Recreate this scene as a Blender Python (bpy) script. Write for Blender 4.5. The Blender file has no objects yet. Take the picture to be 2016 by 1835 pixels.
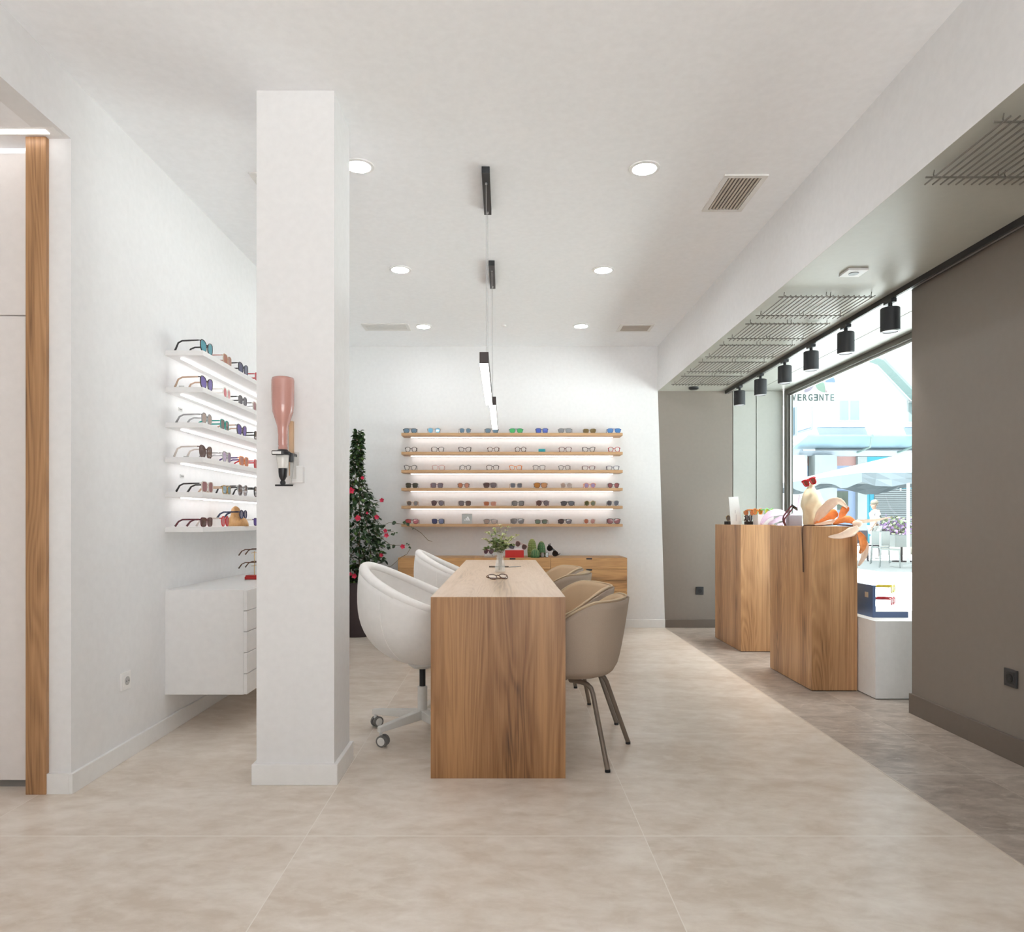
import bpy, bmesh, math, random
from mathutils import Vector, Matrix
R = math.radians
PI = math.pi
C = bpy.context.scene.collection
SC = bpy.context.scene
# ------------------------------------------------------------------ camera, sky, sun, exposure
W, H, F = 2016, 1835, 1390.0
VX, VY, EYE = 992.0, 1025.0, 1.12
cam = bpy.data.cameras.new('camera')
cam.sensor_fit = 'HORIZONTAL'; cam.sensor_width = 36.0
cam.lens = F / W * 36.0
cam.shift_x = (W / 2 - VX) / W
cam.shift_y = (VY - H / 2) / W
cam.clip_start = 0.05; cam.clip_end = 300
co = bpy.data.objects.new('camera', cam); C.objects.link(co)
co.location = (0, 0, EYE); co.rotation_euler = (R(90), 0, 0)
SC.camera = co
SC.view_settings.view_transform = 'Standard'
SC.view_settings.look = 'None'
SC.view_settings.gamma = 1.0
SC.view_settings.exposure = 0.33
SC.view_settings.use_curve_mapping = False
world = bpy.data.worlds.new('sky'); SC.world = world; world.use_nodes = True
bg = world.node_tree.nodes['Background']
bg.inputs['Color'].default_value = (0.86, 0.93, 1.0, 1)
bg.inputs['Strength'].default_value = 1.35
SC.cycles.diffuse_bounces = 10; SC.cycles.max_bounces = 16; SC.cycles.transparent_max_bounces = 24
SC.cycles.caustics_reflective = False; SC.cycles.caustics_refractive = False; SC.cycles.sample_clamp_indirect = 6
sun = bpy.data.lights.new('sun', 'SUN'); sun.energy = 30.0; sun.angle = R(0.6); sun.color = (.96, .98, 1.0)
so = bpy.data.objects.new('sun', sun); C.objects.link(so)
so.rotation_euler = Vector((-0.36, -0.27, 0.89)).to_track_quat('Z', 'Y').to_euler()
LAMP = 92.0        # emission of the ceiling downlights
PEND = 7.0         # linear pendant diffusers
STRIP = 4.0        # shelf led strips
SPOT = 20.0         # track spotlights, watts

def at(px, py, Y):
    return Vector(((px - VX) * Y / F, Y, EYE + (VY - py) * Y / F))

# ------------------------------------------------------------------ materials
def s2l(c):
    return tuple(((v / 255) / 12.92 if v / 255 <= .04045 else ((v / 255 + .055) / 1.055) ** 2.4) for v in c)
MATS = {}
def mat(name, rgb, rough=.5, metal=0, spec=.5, alpha=1, emit=0, ecol=None, coat=0, sub=0, noise=0, nscale=30, bump=0, bscale=200, trans=0):
    if name in MATS: return MATS[name]
    m = bpy.data.materials.new(name); m.use_nodes = True
    nt = m.node_tree; b = nt.nodes['Principled BSDF']
    c = tuple(rgb) + (1,)
    b.inputs['Base Color'].default_value = c
    b.inputs['Roughness'].default_value = rough
    b.inputs['Metallic'].default_value = metal
    b.inputs['Specular IOR Level'].default_value = spec
    b.inputs['Alpha'].default_value = alpha
    b.inputs['Coat Weight'].default_value = coat
    if trans: b.inputs['Transmission Weight'].default_value = trans
    if emit:
        b.inputs['Emission Color'].default_value = (tuple(ecol or rgb) + (1,))
        b.inputs['Emission Strength'].default_value = emit
    tc = nt.nodes.new('ShaderNodeTexCoord')
    n = nt.nodes.new('ShaderNodeTexNoise'); n.inputs['Scale'].default_value = nscale; n.inputs['Detail'].default_value = 4
    nt.links.new(tc.outputs['Object'], n.inputs['Vector'])
    cr = nt.nodes.new('ShaderNodeValToRGB')
    k = noise if noise else .02
    cr.color_ramp.elements[0].position = .3; cr.color_ramp.elements[1].position = .7
    cr.color_ramp.elements[0].color = tuple(v * (1 - k) for v in rgb) + (1,)
    cr.color_ramp.elements[1].color = tuple(min(1, v * (1 + k)) for v in rgb) + (1,)
    nt.links.new(n.outputs['Fac'], cr.inputs['Fac']); nt.links.new(cr.outputs['Color'], b.inputs['Base Color'])
    if bump:
        n2 = nt.nodes.new('ShaderNodeTexNoise'); n2.inputs['Scale'].default_value = bscale; n2.inputs['Detail'].default_value = 3
        nt.links.new(tc.outputs['Object'], n2.inputs['Vector'])
        bp = nt.nodes.new('ShaderNodeBump'); bp.inputs['Strength'].default_value = bump; bp.inputs['Distance'].default_value = .002
        nt.links.new(n2.outputs['Fac'], bp.inputs['Height']); nt.links.new(bp.outputs['Normal'], b.inputs['Normal'])
    MATS[name] = m
    return m
def wood(name, axis, light, mid, dark, rough=.42, seed=0, coat=.0, fine=1.0, bump=.12):
    """oak laminate: grain runs along AXIS"""
    m = bpy.data.materials.new(name); m.use_nodes = True
    nt = m.node_tree; b = nt.nodes['Principled BSDF']; L = nt.links.new
    tc = nt.nodes.new('ShaderNodeTexCoord')
    def mapped(lon, lat, off):
        mp = nt.nodes.new('ShaderNodeMapping')
        s = [lat, lat, lat]; s[axis] = lon
        mp.inputs['Scale'].default_value = s; mp.inputs['Location'].default_value = (off + seed, off * 1.7 + seed * 2, off * .6)
        L(tc.outputs['Object'], mp.inputs['Vector']); return mp
    # wide boards / colour bands
    m1 = mapped(.5, 7.0 * fine, 3)
    n1 = nt.nodes.new('ShaderNodeTexNoise'); n1.inputs['Scale'].default_value = 1; n1.inputs['Detail'].default_value = 3; n1.inputs['Distortion'].default_value = .5
    L(m1.outputs['Vector'], n1.inputs['Vector'])
    # cathedral rings
    m2 = mapped(.55, 5.5 * fine, 8)
    n2 = nt.nodes.new('ShaderNodeTexNoise'); n2.inputs['Scale'].default_value = 1; n2.inputs['Detail'].default_value = 2; n2.inputs['Distortion'].default_value = .8
    L(m2.outputs['Vector'], n2.inputs['Vector'])
    mul = nt.nodes.new('ShaderNodeMath'); mul.operation = 'MULTIPLY'; mul.inputs[1].default_value = 95
    L(n2.outputs['Fac'], mul.inputs[0])
    sn = nt.nodes.new('ShaderNodeMath'); sn.operation = 'SINE'; L(mul.outputs[0], sn.inputs[0])
    # fine fibres
    m3 = mapped(3.5, 170, 1)
    n3 = nt.nodes.new('ShaderNodeTexNoise'); n3.inputs['Scale'].default_value = 1; n3.inputs['Detail'].default_value = 5; n3.inputs['Roughness'].default_value = .65
    L(m3.outputs['Vector'], n3.inputs['Vector'])
    # knots
    m4 = mapped(1.6, 4.2, 5)
    v = nt.nodes.new('ShaderNodeTexVoronoi'); v.inputs['Scale'].default_value = 1; v.inputs['Randomness'].default_value = 1
    L(m4.outputs['Vector'], v.inputs['Vector'])
    kr = nt.nodes.new('ShaderNodeMapRange'); kr.inputs['From Min'].default_value = .05; kr.inputs['From Max'].default_value = .22
    kr.inputs['To Min'].default_value = .62; kr.inputs['To Max'].default_value = 0; L(v.outputs['Distance'], kr.inputs['Value'])
    def madd(a, k, c):
        n = nt.nodes.new('ShaderNodeMath'); n.operation = 'MULTIPLY_ADD'; L(a, n.inputs[0]); n.inputs[1].default_value = k
        if isinstance(c, (int, float)): n.inputs[2].default_value = c
        else: L(c, n.inputs[2])
        return n.outputs[0]
    f = madd(n1.outputs['Fac'], 1.6, -.33)
    f = madd(sn.outputs[0], -.115, f)
    f = madd(n3.outputs['Fac'], .95, f)
    f = madd(kr.outputs['Result'], -.42, f)
    f = madd(f, .85, -.24)
    cr = nt.nodes.new('ShaderNodeValToRGB'); e = cr.color_ramp.elements
    e[0].position = .12; e[0].color = dark + (1,)
    e[1].position = .85; e[1].color = light + (1,)
    k = e.new(.42); k.color = mid + (1,)
    L(f, cr.inputs['Fac']); L(cr.outputs['Color'], b.inputs['Base Color'])
    b.inputs['Roughness'].default_value = rough; b.inputs['Coat Weight'].default_value = coat
    b.inputs['Coat Roughness'].default_value = .25
    bp = nt.nodes.new('ShaderNodeBump'); bp.inputs['Strength'].default_value = bump; bp.inputs['Distance'].default_value = .0004
    L(n3.outputs['Fac'], bp.inputs['Height']); L(bp.outputs['Normal'], b.inputs['Normal'])
    MATS[name] = m
    return m
def tiles(name, c1, c2, grout, sx, ox, sy, oy, rough, veins, vein_col, scl=1.0):
    m = bpy.data.materials.new(name); m.use_nodes = True
    nt = m.node_tree; b = nt.nodes['Principled BSDF']; L = nt.links.new
    g = nt.nodes.new('ShaderNodeNewGeometry')
    sep = nt.nodes.new('ShaderNodeSeparateXYZ'); L(g.outputs['Position'], sep.inputs[0])
    def math_(op, a, b_=None, c=None):
        n = nt.nodes.new('ShaderNodeMath'); n.operation = op
        for i, v in enumerate((a, b_, c)):
            if v is None: continue
            if isinstance(v, (int, float)): n.inputs[i].default_value = v
            else: L(v, n.inputs[i])
        return n.outputs[0]
    def line(o, size, off, wd=.0016):
        t = math_('DIVIDE', math_('SUBTRACT', o, off), size)
        fr = math_('FRACT', t)
        d = math_('MULTIPLY', math_('SUBTRACT', .5, math_('ABSOLUTE', math_('SUBTRACT', fr, .5))), size)
        return math_('LESS_THAN', d, wd), math_('FLOOR', t)
    lx, ix = line(sep.outputs['X'], sx, ox); ly, iy = line(sep.outputs['Y'], sy, oy, .003)
    gm = math_('MAXIMUM', lx, ly)
    # each tile its own patch of stone
    cmb = nt.nodes.new('ShaderNodeCombineXYZ')
    L(math_('ADD', math_('MULTIPLY', ix, 7.3), sep.outputs['X']), cmb.inputs[0])
    L(math_('ADD', math_('MULTIPLY', iy, 5.1), sep.outputs['Y']), cmb.inputs[1])
    def noise(scale, det, dist, sxy=(1, 1)):
        mp = nt.nodes.new('ShaderNodeMapping'); mp.inputs['Scale'].default_value = (sxy[0], sxy[1], 1); mp.inputs['Rotation'].default_value = (0, 0, .5)
        L(cmb.outputs[0], mp.inputs['Vector'])
        n = nt.nodes.new('ShaderNodeTexNoise'); n.inputs['Scale'].default_value = scale * scl; n.inputs['Detail'].default_value = det
        n.inputs['Roughness'].default_value = .62; n.inputs['Distortion'].default_value = dist
        L(mp.outputs[0], n.inputs['Vector']); return n.outputs['Fac']
    a = noise(1.6, 8, .8, (1, 1.8)); c = noise(9, 10, .3, (1, 1.6)); e_ = noise(60, 4, 0)
    f = math_('ADD', math_('MULTIPLY', a, .52), math_('MULTIPLY', c, .48))
    cr = nt.nodes.new('ShaderNodeValToRGB'); cr.color_ramp.elements[0].position = .39; cr.color_ramp.elements[1].position = .61
    cr.color_ramp.elements[0].color = c1 + (1,); cr.color_ramp.elements[1].color = c2 + (1,)
    L(f, cr.inputs['Fac'])
    # chalky scuffs
    v = noise(5, 12, 1.4, (1, 2.2))
    vr = nt.nodes.new('ShaderNodeMapRange'); vr.inputs['From Min'].default_value = .54; vr.inputs['From Max'].default_value = .70
    vr.inputs['To Max'].default_value = veins; L(v, vr.inputs['Value'])
    vm = math_('MULTIPLY', vr.outputs['Result'], e_)
    mx = nt.nodes.new('ShaderNodeMix'); mx.data_type = 'RGBA'; L(vm, mx.inputs[0]); L(cr.outputs['Color'], mx.inputs[6]); mx.inputs[7].default_value = vein_col + (1,)
    mg = nt.nodes.new('ShaderNodeMix'); mg.data_type = 'RGBA'; L(gm, mg.inputs[0]); L(mx.outputs[2], mg.inputs[6]); mg.inputs[7].default_value = grout + (1,)
    L(mg.outputs[2], b.inputs['Base Color'])
    rr = math_('MAXIMUM', math_('ADD', rough, math_('MULTIPLY', math_('SUBTRACT', c, .5), .12)), .29); L(rr, b.inputs['Roughness'])
    MATS[name] = m
    return m

WHITE = mat('white_paint', (.785, .785, .79), .75, spec=.25)
CEIL = mat('ceiling_paint', (.89, .90, .92), .85, spec=.15)
TRIMW = mat('white_trim', (.82, .82, .815), .4)
LACQ = mat('white_lacquer', (.80, .79, .785), .38)
PANELW = mat('panel_lacquer', (.76, .72, .70), .35)
TAUPE = mat('taupe_paint', s2l((130, 121, 113)), .5, spec=.5)
TAUPES = mat('taupe_soffit', s2l((184, 184, 175)), .45, spec=.6)  # taupe raised to carry the daylight bouncing up from the street
REVEAL = mat('cladding_daylit', s2l((172, 174, 168)), .4)  # cladding lightened: daylight on the reveal is in the colour
TAUPEB = mat('taupe_baseboard', s2l((108, 98, 89)), .4)
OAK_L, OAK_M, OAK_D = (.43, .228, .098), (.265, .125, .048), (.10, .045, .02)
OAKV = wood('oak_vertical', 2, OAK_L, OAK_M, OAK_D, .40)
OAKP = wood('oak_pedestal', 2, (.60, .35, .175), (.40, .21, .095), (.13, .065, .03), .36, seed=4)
OAKY = wood('oak_top', 1, (.70, .54, .40), (.60, .44, .30), (.40, .27, .17), .30, seed=2, coat=.0, bump=0)  # same oak; reflected brightness on the top painted in as paler wood
OAKX = wood('oak_drawers', 0, (.64, .37, .155), (.47, .25, .095), (.12, .06, .025), .42, seed=6, fine=1.3)
OAKS = wood('oak_shelf', 0, (.58, .36, .19), (.46, .27, .13), (.26, .14, .07), .45, seed=9)
BLACK = mat('black_metal', (.012, .012, .014), .35)
CHAR = mat('charcoal_metal', (.022, .024, .028), .42)
BROWNM = mat('dark_brown_metal', (.035, .022, .02), .35)
STEEL = mat('brushed_steel', (.55, .55, .54), .3, metal=1)
GLOW = mat('led_diffuser', (1, .97, .92), .4, emit=LAMP, ecol=(.95, .975, 1))
GLOWP = mat('pendant_diffuser', (1, .97, .92), .4, emit=PEND, ecol=(1, .95, .90))
GLOWS = mat('strip_diffuser', (1, .97, .92), .4, emit=STRIP, ecol=(1, .98, .98))
GLOWT = mat('spot_lens', (.9, .95, 1), .2, emit=2.0, ecol=(.9, .95, 1))

# ------------------------------------------------------------------ mesh builder
class B:
    def __init__(s): s.bm = bmesh.new()
    def box(s, x0, x1, y0, y1, z0, z1, bev=0, m=None):
        r = bmesh.ops.create_cube(s.bm, size=1)
        T = Matrix.Translation(((x0 + x1) / 2, (y0 + y1) / 2, (z0 + z1) / 2)) @ Matrix.Diagonal((abs(x1 - x0), abs(y1 - y0), abs(z1 - z0), 1))
        bmesh.ops.transform(s.bm, matrix=T, verts=r['verts'])
        if bev:
            es = list({e for v in r['verts'] for e in v.link_edges})
            rb = bmesh.ops.bevel(s.bm, geom=es, offset=bev, segments=2, affect='EDGES', profile=.5)
            if m is not None: bmesh.ops.transform(s.bm, matrix=m, verts=list({v for f in rb['faces'] for v in f.verts} | {v for v in r['verts'] if v.is_valid}))
        elif m is not None: bmesh.ops.transform(s.bm, matrix=m, verts=r['verts'])
        return s
    def tube(s, pts, r, n=8, closed=False, flat=None, caps=True):
        """tube along pts; r number or list; flat=(a,b) scales the section"""
        pts = [Vector(p) for p in pts]; N = len(pts); rings = []
        up = None
        for i, p in enumerate(pts):
            if closed: d = (pts[(i + 1) % N] - pts[i - 1])
            else: d = pts[min(i + 1, N - 1)] - pts[max(i - 1, 0)]
            if d.length < 1e-9: d = Vector((0, 0, 1))
            d.normalize()
            if up is None:
                up = Vector((0, 0, 1)) if abs(d.z) < .9 else Vector((0, 1, 0))
            a = d.cross(up)
            if a.length < 1e-6: a = d.orthogonal()
            a.normalize(); b = a.cross(d).normalized(); up = b
            rr = r[i] if isinstance(r, (list, tuple)) else r
            fa, fb = flat if flat else (1, 1)
            rings.append([s.bm.verts.new(p + a * (math.cos(2 * PI * k / n) * rr * fa) + b * (math.sin(2 * PI * k / n) * rr * fb)) for k in range(n)])
        for i in range(N if closed else N - 1):
            A, Bq = rings[i], rings[(i + 1) % N]
            for k in range(n):
                try: s.bm.faces.new((A[k], A[(k + 1) % n], Bq[(k + 1) % n], Bq[k]))
                except ValueError: pass
        if not closed and caps:
            s.bm.faces.new(rings[0][::-1]); s.bm.faces.new(rings[-1])
        return s
    def lathe(s, prof, c=(0, 0, 0), n=24, fn=None):
        rings = []
        for (r, z) in prof:
            ring = []
            for k in range(n):
                a = 2 * PI * k / n
                rr = r * (fn(a, z) if fn else 1)
                ring.append(s.bm.verts.new((c[0] + rr * math.cos(a), c[1] + rr * math.sin(a), c[2] + z)))
            rings.append(ring)
        for i in range(len(rings) - 1):
            for k in range(n):
                s.bm.faces.new((rings[i][k], rings[i][(k + 1) % n], rings[i + 1][(k + 1) % n], rings[i + 1][k]))
        s.bm.faces.new(rings[0][::-1]); s.bm.faces.new(rings[-1])
        return s
    def prism(s, poly, o, u, v, t):
        """poly of 2D points in plane (o,u,v) extruded by vector t"""
        o, u, v, t = map(Vector, (o, u, v, t))
        a = [s.bm.verts.new(o + u * p[0] + v * p[1]) for p in poly]
        b = [s.bm.verts.new(o + u * p[0] + v * p[1] + t) for p in poly]
        n = len(poly)
        s.bm.faces.new(a[::-1]); s.bm.faces.new(b)
        for k in range(n): s.bm.faces.new((a[k], a[(k + 1) % n], b[(k + 1) % n], b[k]))
        return s
    def quad(s, *p):
        s.bm.faces.new([s.bm.verts.new(q) for q in p]); return s
    def ball(s, c, r, n=12, sc=(1, 1, 1), m=None):
        q = bmesh.ops.create_uvsphere(s.bm, u_segments=n, v_segments=max(6, n * 2 // 3), radius=1)
        T = Matrix.Translation(c) @ (m or Matrix()) @ Matrix.Diagonal((r * sc[0], r * sc[1], r * sc[2], 1))
        bmesh.ops.transform(s.bm, matrix=T, verts=q['verts']); return s
    def grid(s, fn, nu, nv, closeu=False):
        vs = [[s.bm.verts.new(fn(i, j)) for j in range(nv)] for i in range(nu)]
        for i in range(nu if closeu else nu - 1):
            for j in range(nv - 1):
                try: s.bm.faces.new((vs[i][j], vs[(i + 1) % nu][j], vs[(i + 1) % nu][j + 1], vs[i][j + 1]))
                except ValueError: pass
        return s
    def xf(s, m):
        bmesh.ops.transform(s.bm, matrix=m, verts=s.bm.verts); return s
    def build(s, name, m, parent=None, smooth=False, loc=None, solid=0, subd=0, off=0, bev=0):
        bmesh.ops.recalc_face_normals(s.bm, faces=s.bm.faces)
        me = bpy.data.meshes.new(name); s.bm.to_mesh(me); s.bm.free()
        for x in (m if isinstance(m, (list, tuple)) else [m]): me.materials.append(x)
        if smooth:
            for p in me.polygons: p.use_smooth = True
            if smooth != 'all':
                try: me.set_sharp_from_angle(angle=R(40))
                except Exception: pass
        o = bpy.data.objects.new(name, me); C.objects.link(o)
        if parent: o.parent = parent
        if loc is not None: o.location = loc
        if solid:
            q = o.modifiers.new('thickness', 'SOLIDIFY'); q.thickness = solid; q.offset = off
        if bev:
            q = o.modifiers.new('bevel', 'BEVEL'); q.width = bev; q.segments = 2; q.limit_method = 'ANGLE'
        if subd:
            q = o.modifiers.new('smooth', 'SUBSURF'); q.levels = subd; q.render_levels = subd
        return o
def tag(o, label=None, cat=None, group=None, kind=None):
    if label: o['label'] = label
    if cat: o['category'] = cat
    if group: o['group'] = group
    if kind: o['kind'] = kind
    return o
def thing(name, loc, label, cat, group=None, rz=0):
    o = bpy.data.objects.new(name, None); C.objects.link(o); o.location = loc; o.rotation_euler = (0, 0, rz)
    o.empty_display_size = .1
    return tag(o, label, cat, group)
def struct(name, b, m, **k):
    o = b.build(name, m, **k); o['kind'] = 'structure'; return o
def copy_tree(o, parent=None):
    c = o.copy(); C.objects.link(c); c.parent = parent
    for ch in [x for x in bpy.data.objects if x.parent == o]: copy_tree(ch, c)
    return c
def text_bm(body, size, depth, m, bold=.012):
    cu = bpy.data.curves.new('t', 'FONT'); cu.body = body; cu.size = size; cu.extrude = depth; cu.offset = size * bold
    o = bpy.data.objects.new('t', cu); C.objects.link(o)
    dg = bpy.context.evaluated_depsgraph_get(); me = bpy.data.meshes.new_from_object(o.evaluated_get(dg))
    b = B(); b.bm.from_mesh(me); bpy.data.objects.remove(o); bpy.data.curves.remove(cu)
    b.xf(m); return b

# ------------------------------------------------------------------ the setting
XL, XR, YB, ZC = -1.78, 1.613, 7.40, 2.947
XF = 1.685          # light floor ends
XW, XG = 2.375, 2.95  # dark wall face, glass plane
YW = 4.11           # end of the dark wall
ZS = 2.477          # dark soffit
YN = -2.6           # shop front behind the camera
FLOORL = tiles('beige_stone_tiles', s2l((204, 190, 175)), s2l((229, 220, 210)), s2l((232, 225, 216)), 1.2, .498, 1.2, 2.507, .32, .9, s2l((232, 224, 212)))
FLOORD = tiles('taupe_stone_tiles', s2l((142, 130, 120)), s2l((186, 175, 165)), s2l((190, 182, 174)), 1.2, 2.1, .6, 2.515, .34, 1.0, s2l((215, 207, 198)), 1.3)
struct('floor', B().box(-4.2, XF, YN, YB + .2, -.12, 0), FLOORL)
struct('floor', B().box(XF, XG + .04, YN, YB + .2, -.12, 0), FLOORD)
struct('trim_1', B().box(XF - .0035, XF + .0035, YN, YB, -.002, .0012), mat('floor_profile', s2l((205, 195, 182)), .4))
# ceiling slab (white part) and beam, soffit
struct('ceiling', B().box(XL - .3, XR + .02, YN, YB + .2, ZC, ZC + .25), CEIL)
struct('trim_2', B().prism([(XR, ZS), (XR + .02, ZS), (XR + .02, ZC), (XR, ZC)], (0, YN, 0), (1, 0, 0), (0, 0, 1), (0, YB - YN, 0)), WHITE)
struct('ceiling', B().box(XR + .0201, 2.397, YN, YB + .2, ZS, ZC + .25).box(XR + .0001, XR + .0201, YN, YB, ZS - .001, ZS - .00001), TAUPES)
struct('ceiling', B().box(2.403, 2.640, YW - .3, YB + .2, ZS + .002, ZC + .25).box(2.648, XG + .05, YW - .3, YB + .2, ZS + .002, ZC + .25), REVEAL)
struct('ceiling', B().box(2.397, 2.403, YN, YB + .2, ZS + .008, ZC + .2).box(2.640, 2.648, YN, YB + .2, ZS + .012, ZC + .2), BLACK)
# back wall: white part with a slanted dark edge, taupe part, daylight-toned cladding
struct('wall_back', B().prism([(XL - .3, 0), (1.690, 0), (XR, ZS), (XR, ZC), (XL - .3, ZC)], (0, YB, 0), (1, 0, 0), (0, 0, 1), (0, .2, 0)), WHITE)
struct('wall_back', B().prism([(1.690, 0), (2.397, 0), (2.397, ZS), (XR, ZS)], (0, YB, 0), (1, 0, 0), (0, 0, 1), (0, .2, 0)), TAUPE)
struct('wall_back', B().box(2.403, 2.640, YB - .004, YB + .2, 0, ZS).box(2.648, 2.925, YB - .004, YB + .2, 0, ZS), REVEAL)
struct('wall_back', B().box(2.397, 2.403, YB + .012, YB + .2, 0, ZS).box(2.640, 2.648, YB + .012, YB + .2, 0, ZS), BLACK)
struct('baseboard_back', B().box(XL, 1.6875, YB - .015, YB, 0, .085, bev=.002), TRIMW)
struct('baseboard_back', B().box(1.690, 2.40, YB - .015, YB, 0, .085, bev=.002), TAUPEB)
# left wall with the opening towards the camera
YJ = 2.904
struct('wall_left', B().box(-1.885, XL, YJ, YB + .2, 0, ZC).box(-1.885, XL, YN, YJ, 2.69, ZC), WHITE)
struct('baseboard_left', B().box(XL, XL + .015, YJ - .015, YB - .015, 0, .083, bev=.002).box(-1.872, XL - .0001, YJ - .015, YJ, 0, .083), TRIMW)
# side room beyond the opening
struct('ceiling', B().box(-4.2, -1.885, YN, 2.98, 2.69, ZC), CEIL)
struct('wall_side_room', B().box(-4.3, -4.2, YN, 3.1, 0, 2.69).box(-4.2, -1.885, 2.995, 3.1, 0, 2.69), WHITE)
# column
struct('wall_column', B().box(-1.051, -.721, 3.0, 3.297, 0, ZC), WHITE)
struct('baseboard_column', B().box(-1.068, -.704, 2.985, 3.312, 0, .088, bev=.003), TRIMW)
# right dark wall
struct('wall_right', B().box(XW, XG + .05, YN, YW, 0, ZS), TAUPE)
struct('baseboard_right', B().box(XW - .015, XW, YN, YW + .006, 0, .115, bev=.002).box(XW, XW + .3, YW, YW + .006, 0, .115), TAUPEB)
# unseen shop front: piers and opening sized to tune the daylight coming in
struct('wall_front', B().box(-4.3, -.5, YN - .15, YN, 0, ZC).box(2.3, 3.0, YN - .15, YN, 0, ZC).box(-.5, 2.3, YN - .15, YN, 2.5, ZC + .25), WHITE)

# window on the right
FR = mat('window_frame', s2l((105, 103, 97)), .35, metal=.0)
SILV = mat('window_bead', (.7, .71, .71), .25, metal=.8)
def pane_material():
    m = bpy.data.materials.new('window_glass'); m.use_nodes = True; nt = m.node_tree
    for n in list(nt.nodes):
        if n.type != 'OUTPUT_MATERIAL': nt.nodes.remove(n)
    out = [n for n in nt.nodes if n.type == 'OUTPUT_MATERIAL'][0]
    t = nt.nodes.new('ShaderNodeBsdfTransparent'); t.inputs[0].default_value = (.93, .975, .97, 1)
    g = nt.nodes.new('ShaderNodeBsdfGlossy'); g.inputs['Roughness'].default_value = .01
    f = nt.nodes.new('ShaderNodeFresnel'); f.inputs['IOR'].default_value = 1.25
    x = nt.nodes.new('ShaderNodeMixShader'); L = nt.links.new
    ge = nt.nodes.new('ShaderNodeNewGeometry'); inv = nt.nodes.new('ShaderNodeMath'); inv.operation = 'SUBTRACT'; inv.inputs[0].default_value = 1
    mm = nt.nodes.new('ShaderNodeMath'); mm.operation = 'MULTIPLY'
    L(ge.outputs['Backfacing'], inv.inputs[1]); L(inv.outputs[0], mm.inputs[0]); L(f.outputs[0], mm.inputs[1])
    L(mm.outputs[0], x.inputs[0]); L(t.outputs[0], x.inputs[1]); L(g.outputs[0], x.inputs[2]); L(x.outputs[0], out.inputs[0])
    return m
PANE = pane_material()
w = thing('window_1', (XG, 5.75, 0), None, None); w['kind'] = 'structure'
def wl(b): return b.xf(Matrix.Translation((-XG, -5.75, 0)))
wl(B().box(XG - .015, XG + .05, YB - .075, YB - .005, .0, ZS).box(XG - .015, XG + .05, YW, YB - .075, 2.435, ZS).box(XG - .015, XG + .05, YW, YB - .075, 0, .05).box(XG - .015, XG + .05, YW - .03, YW + .03, 0, ZS)).build('window_frame', FR, w)
wl(B().box(XG + .012, XG + .022, YB - .1, YB - .075, .05, 2.435).box(XG + .012, XG + .022, YW, YB - .1, 2.415, 2.435)).build('glazing_bead', SILV, w)
wl(B().box(XG + .022, XG + .030, YW + .03, YB - .075, .05, 2.435)).build('glass_pane', PANE, w)

# ------------------------------------------------------------------ left edge: post, cupboard, strip
z = thing('wooden_post', (-1.9125, 2.93, 0), 'tall oak-veneered post from floor to lintel at the left opening', 'post')
B().box(-.0415, .0415, -.047, .047, 0, 2.689, bev=.002).build('post_shaft', wood('oak_post', 2, (.52, .30, .15), (.36, .19, .085), (.14, .07, .03), .4, seed=11), z)
z = thing('tall_cupboard', (-2.8, 2.97, 0), 'pale built-in cupboard with flush panels left of the oak post', 'cupboard')
B().box(-.9, .844, 0, .0195, .03, 2.66).build('carcass', PANELW, z)
for q, (z0, z1) in enumerate(((.035, 1.975), (1.980, 2.655))):
    B().box(-.9, .842, -.018, 0, z0, z1, bev=.0015).build('door', PANELW, z)
B().box(-.9, .84, .004, .0195, 0, .03).build('gap_shadow', mat('gap_shadow_grey', (.2, .19, .18), .6), z)  # dark strip standing in for the shadow gap below the doors
z = thing('strip_light', (-2.75, 2.845, 2.69), 'recessed linear strip light in the lintel soffit beside the oak post', 'light')
B().box(-.8, .95, -.03, .03, -.002, -.0001).build('housing', TRIMW, z)
B().box(-.8, .91, -.015, .015, -.004, -.0021).build('diffuser', GLOWS, z)

# ------------------------------------------------------------------ ceiling fittings
dl = [(-.7475, 3.633, 'beside the column top, leftmost and nearest'), (.728, 3.657, 'near the slatted vent, right of the pendant, nearest row'),
      (-.753, 5.13, 'left of the far pendant mount, middle row'), (.723, 5.14, 'right of the far pendant mount, middle row'),
      (-.756, 6.636, 'beside the wide left vent, farthest row'), (.724, 6.62, 'beside the small far vent, farthest row'),
      (-.75, .63, 'entrance row'), (.73, .63, 'entrance row'), (-.75, -.87, 'door row'), (.73, -.87, 'door row')]  # last two rows unseen, added for light along the ceiling grid
proto = None
for i, (x, y, wh) in enumerate(dl):
    if proto is None:
        o = thing('recessed_downlight', (x, y, ZC), '', 'downlight', 'round downlights in the white ceiling')
        B().lathe([(.079, -.0001), (.079, -.006), (.062, -.008), (.060, -.003)], n=40).build('trim_ring', TRIMW, o, smooth=True)
        B().lathe([(.060, -.0025), (.060, -.0055), (.03, -.0065)], n=32).build('diffuser', GLOW, o)
        proto = o
    else:
        o = copy_tree(proto); o.location = (x, y, ZC)
    o['label'] = 'lit round white ceiling downlight ' + wh if i < 6 else 'lit round white ceiling downlight overhead, added for light outside the view, ' + wh
VENTW = mat('vent_white', (.74, .73, .71), .45)
VENTD = mat('vent_dark', (.10, .095, .09), .7)
VENTT = mat('vent_beige', s2l((190, 180, 168)), .5)
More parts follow.
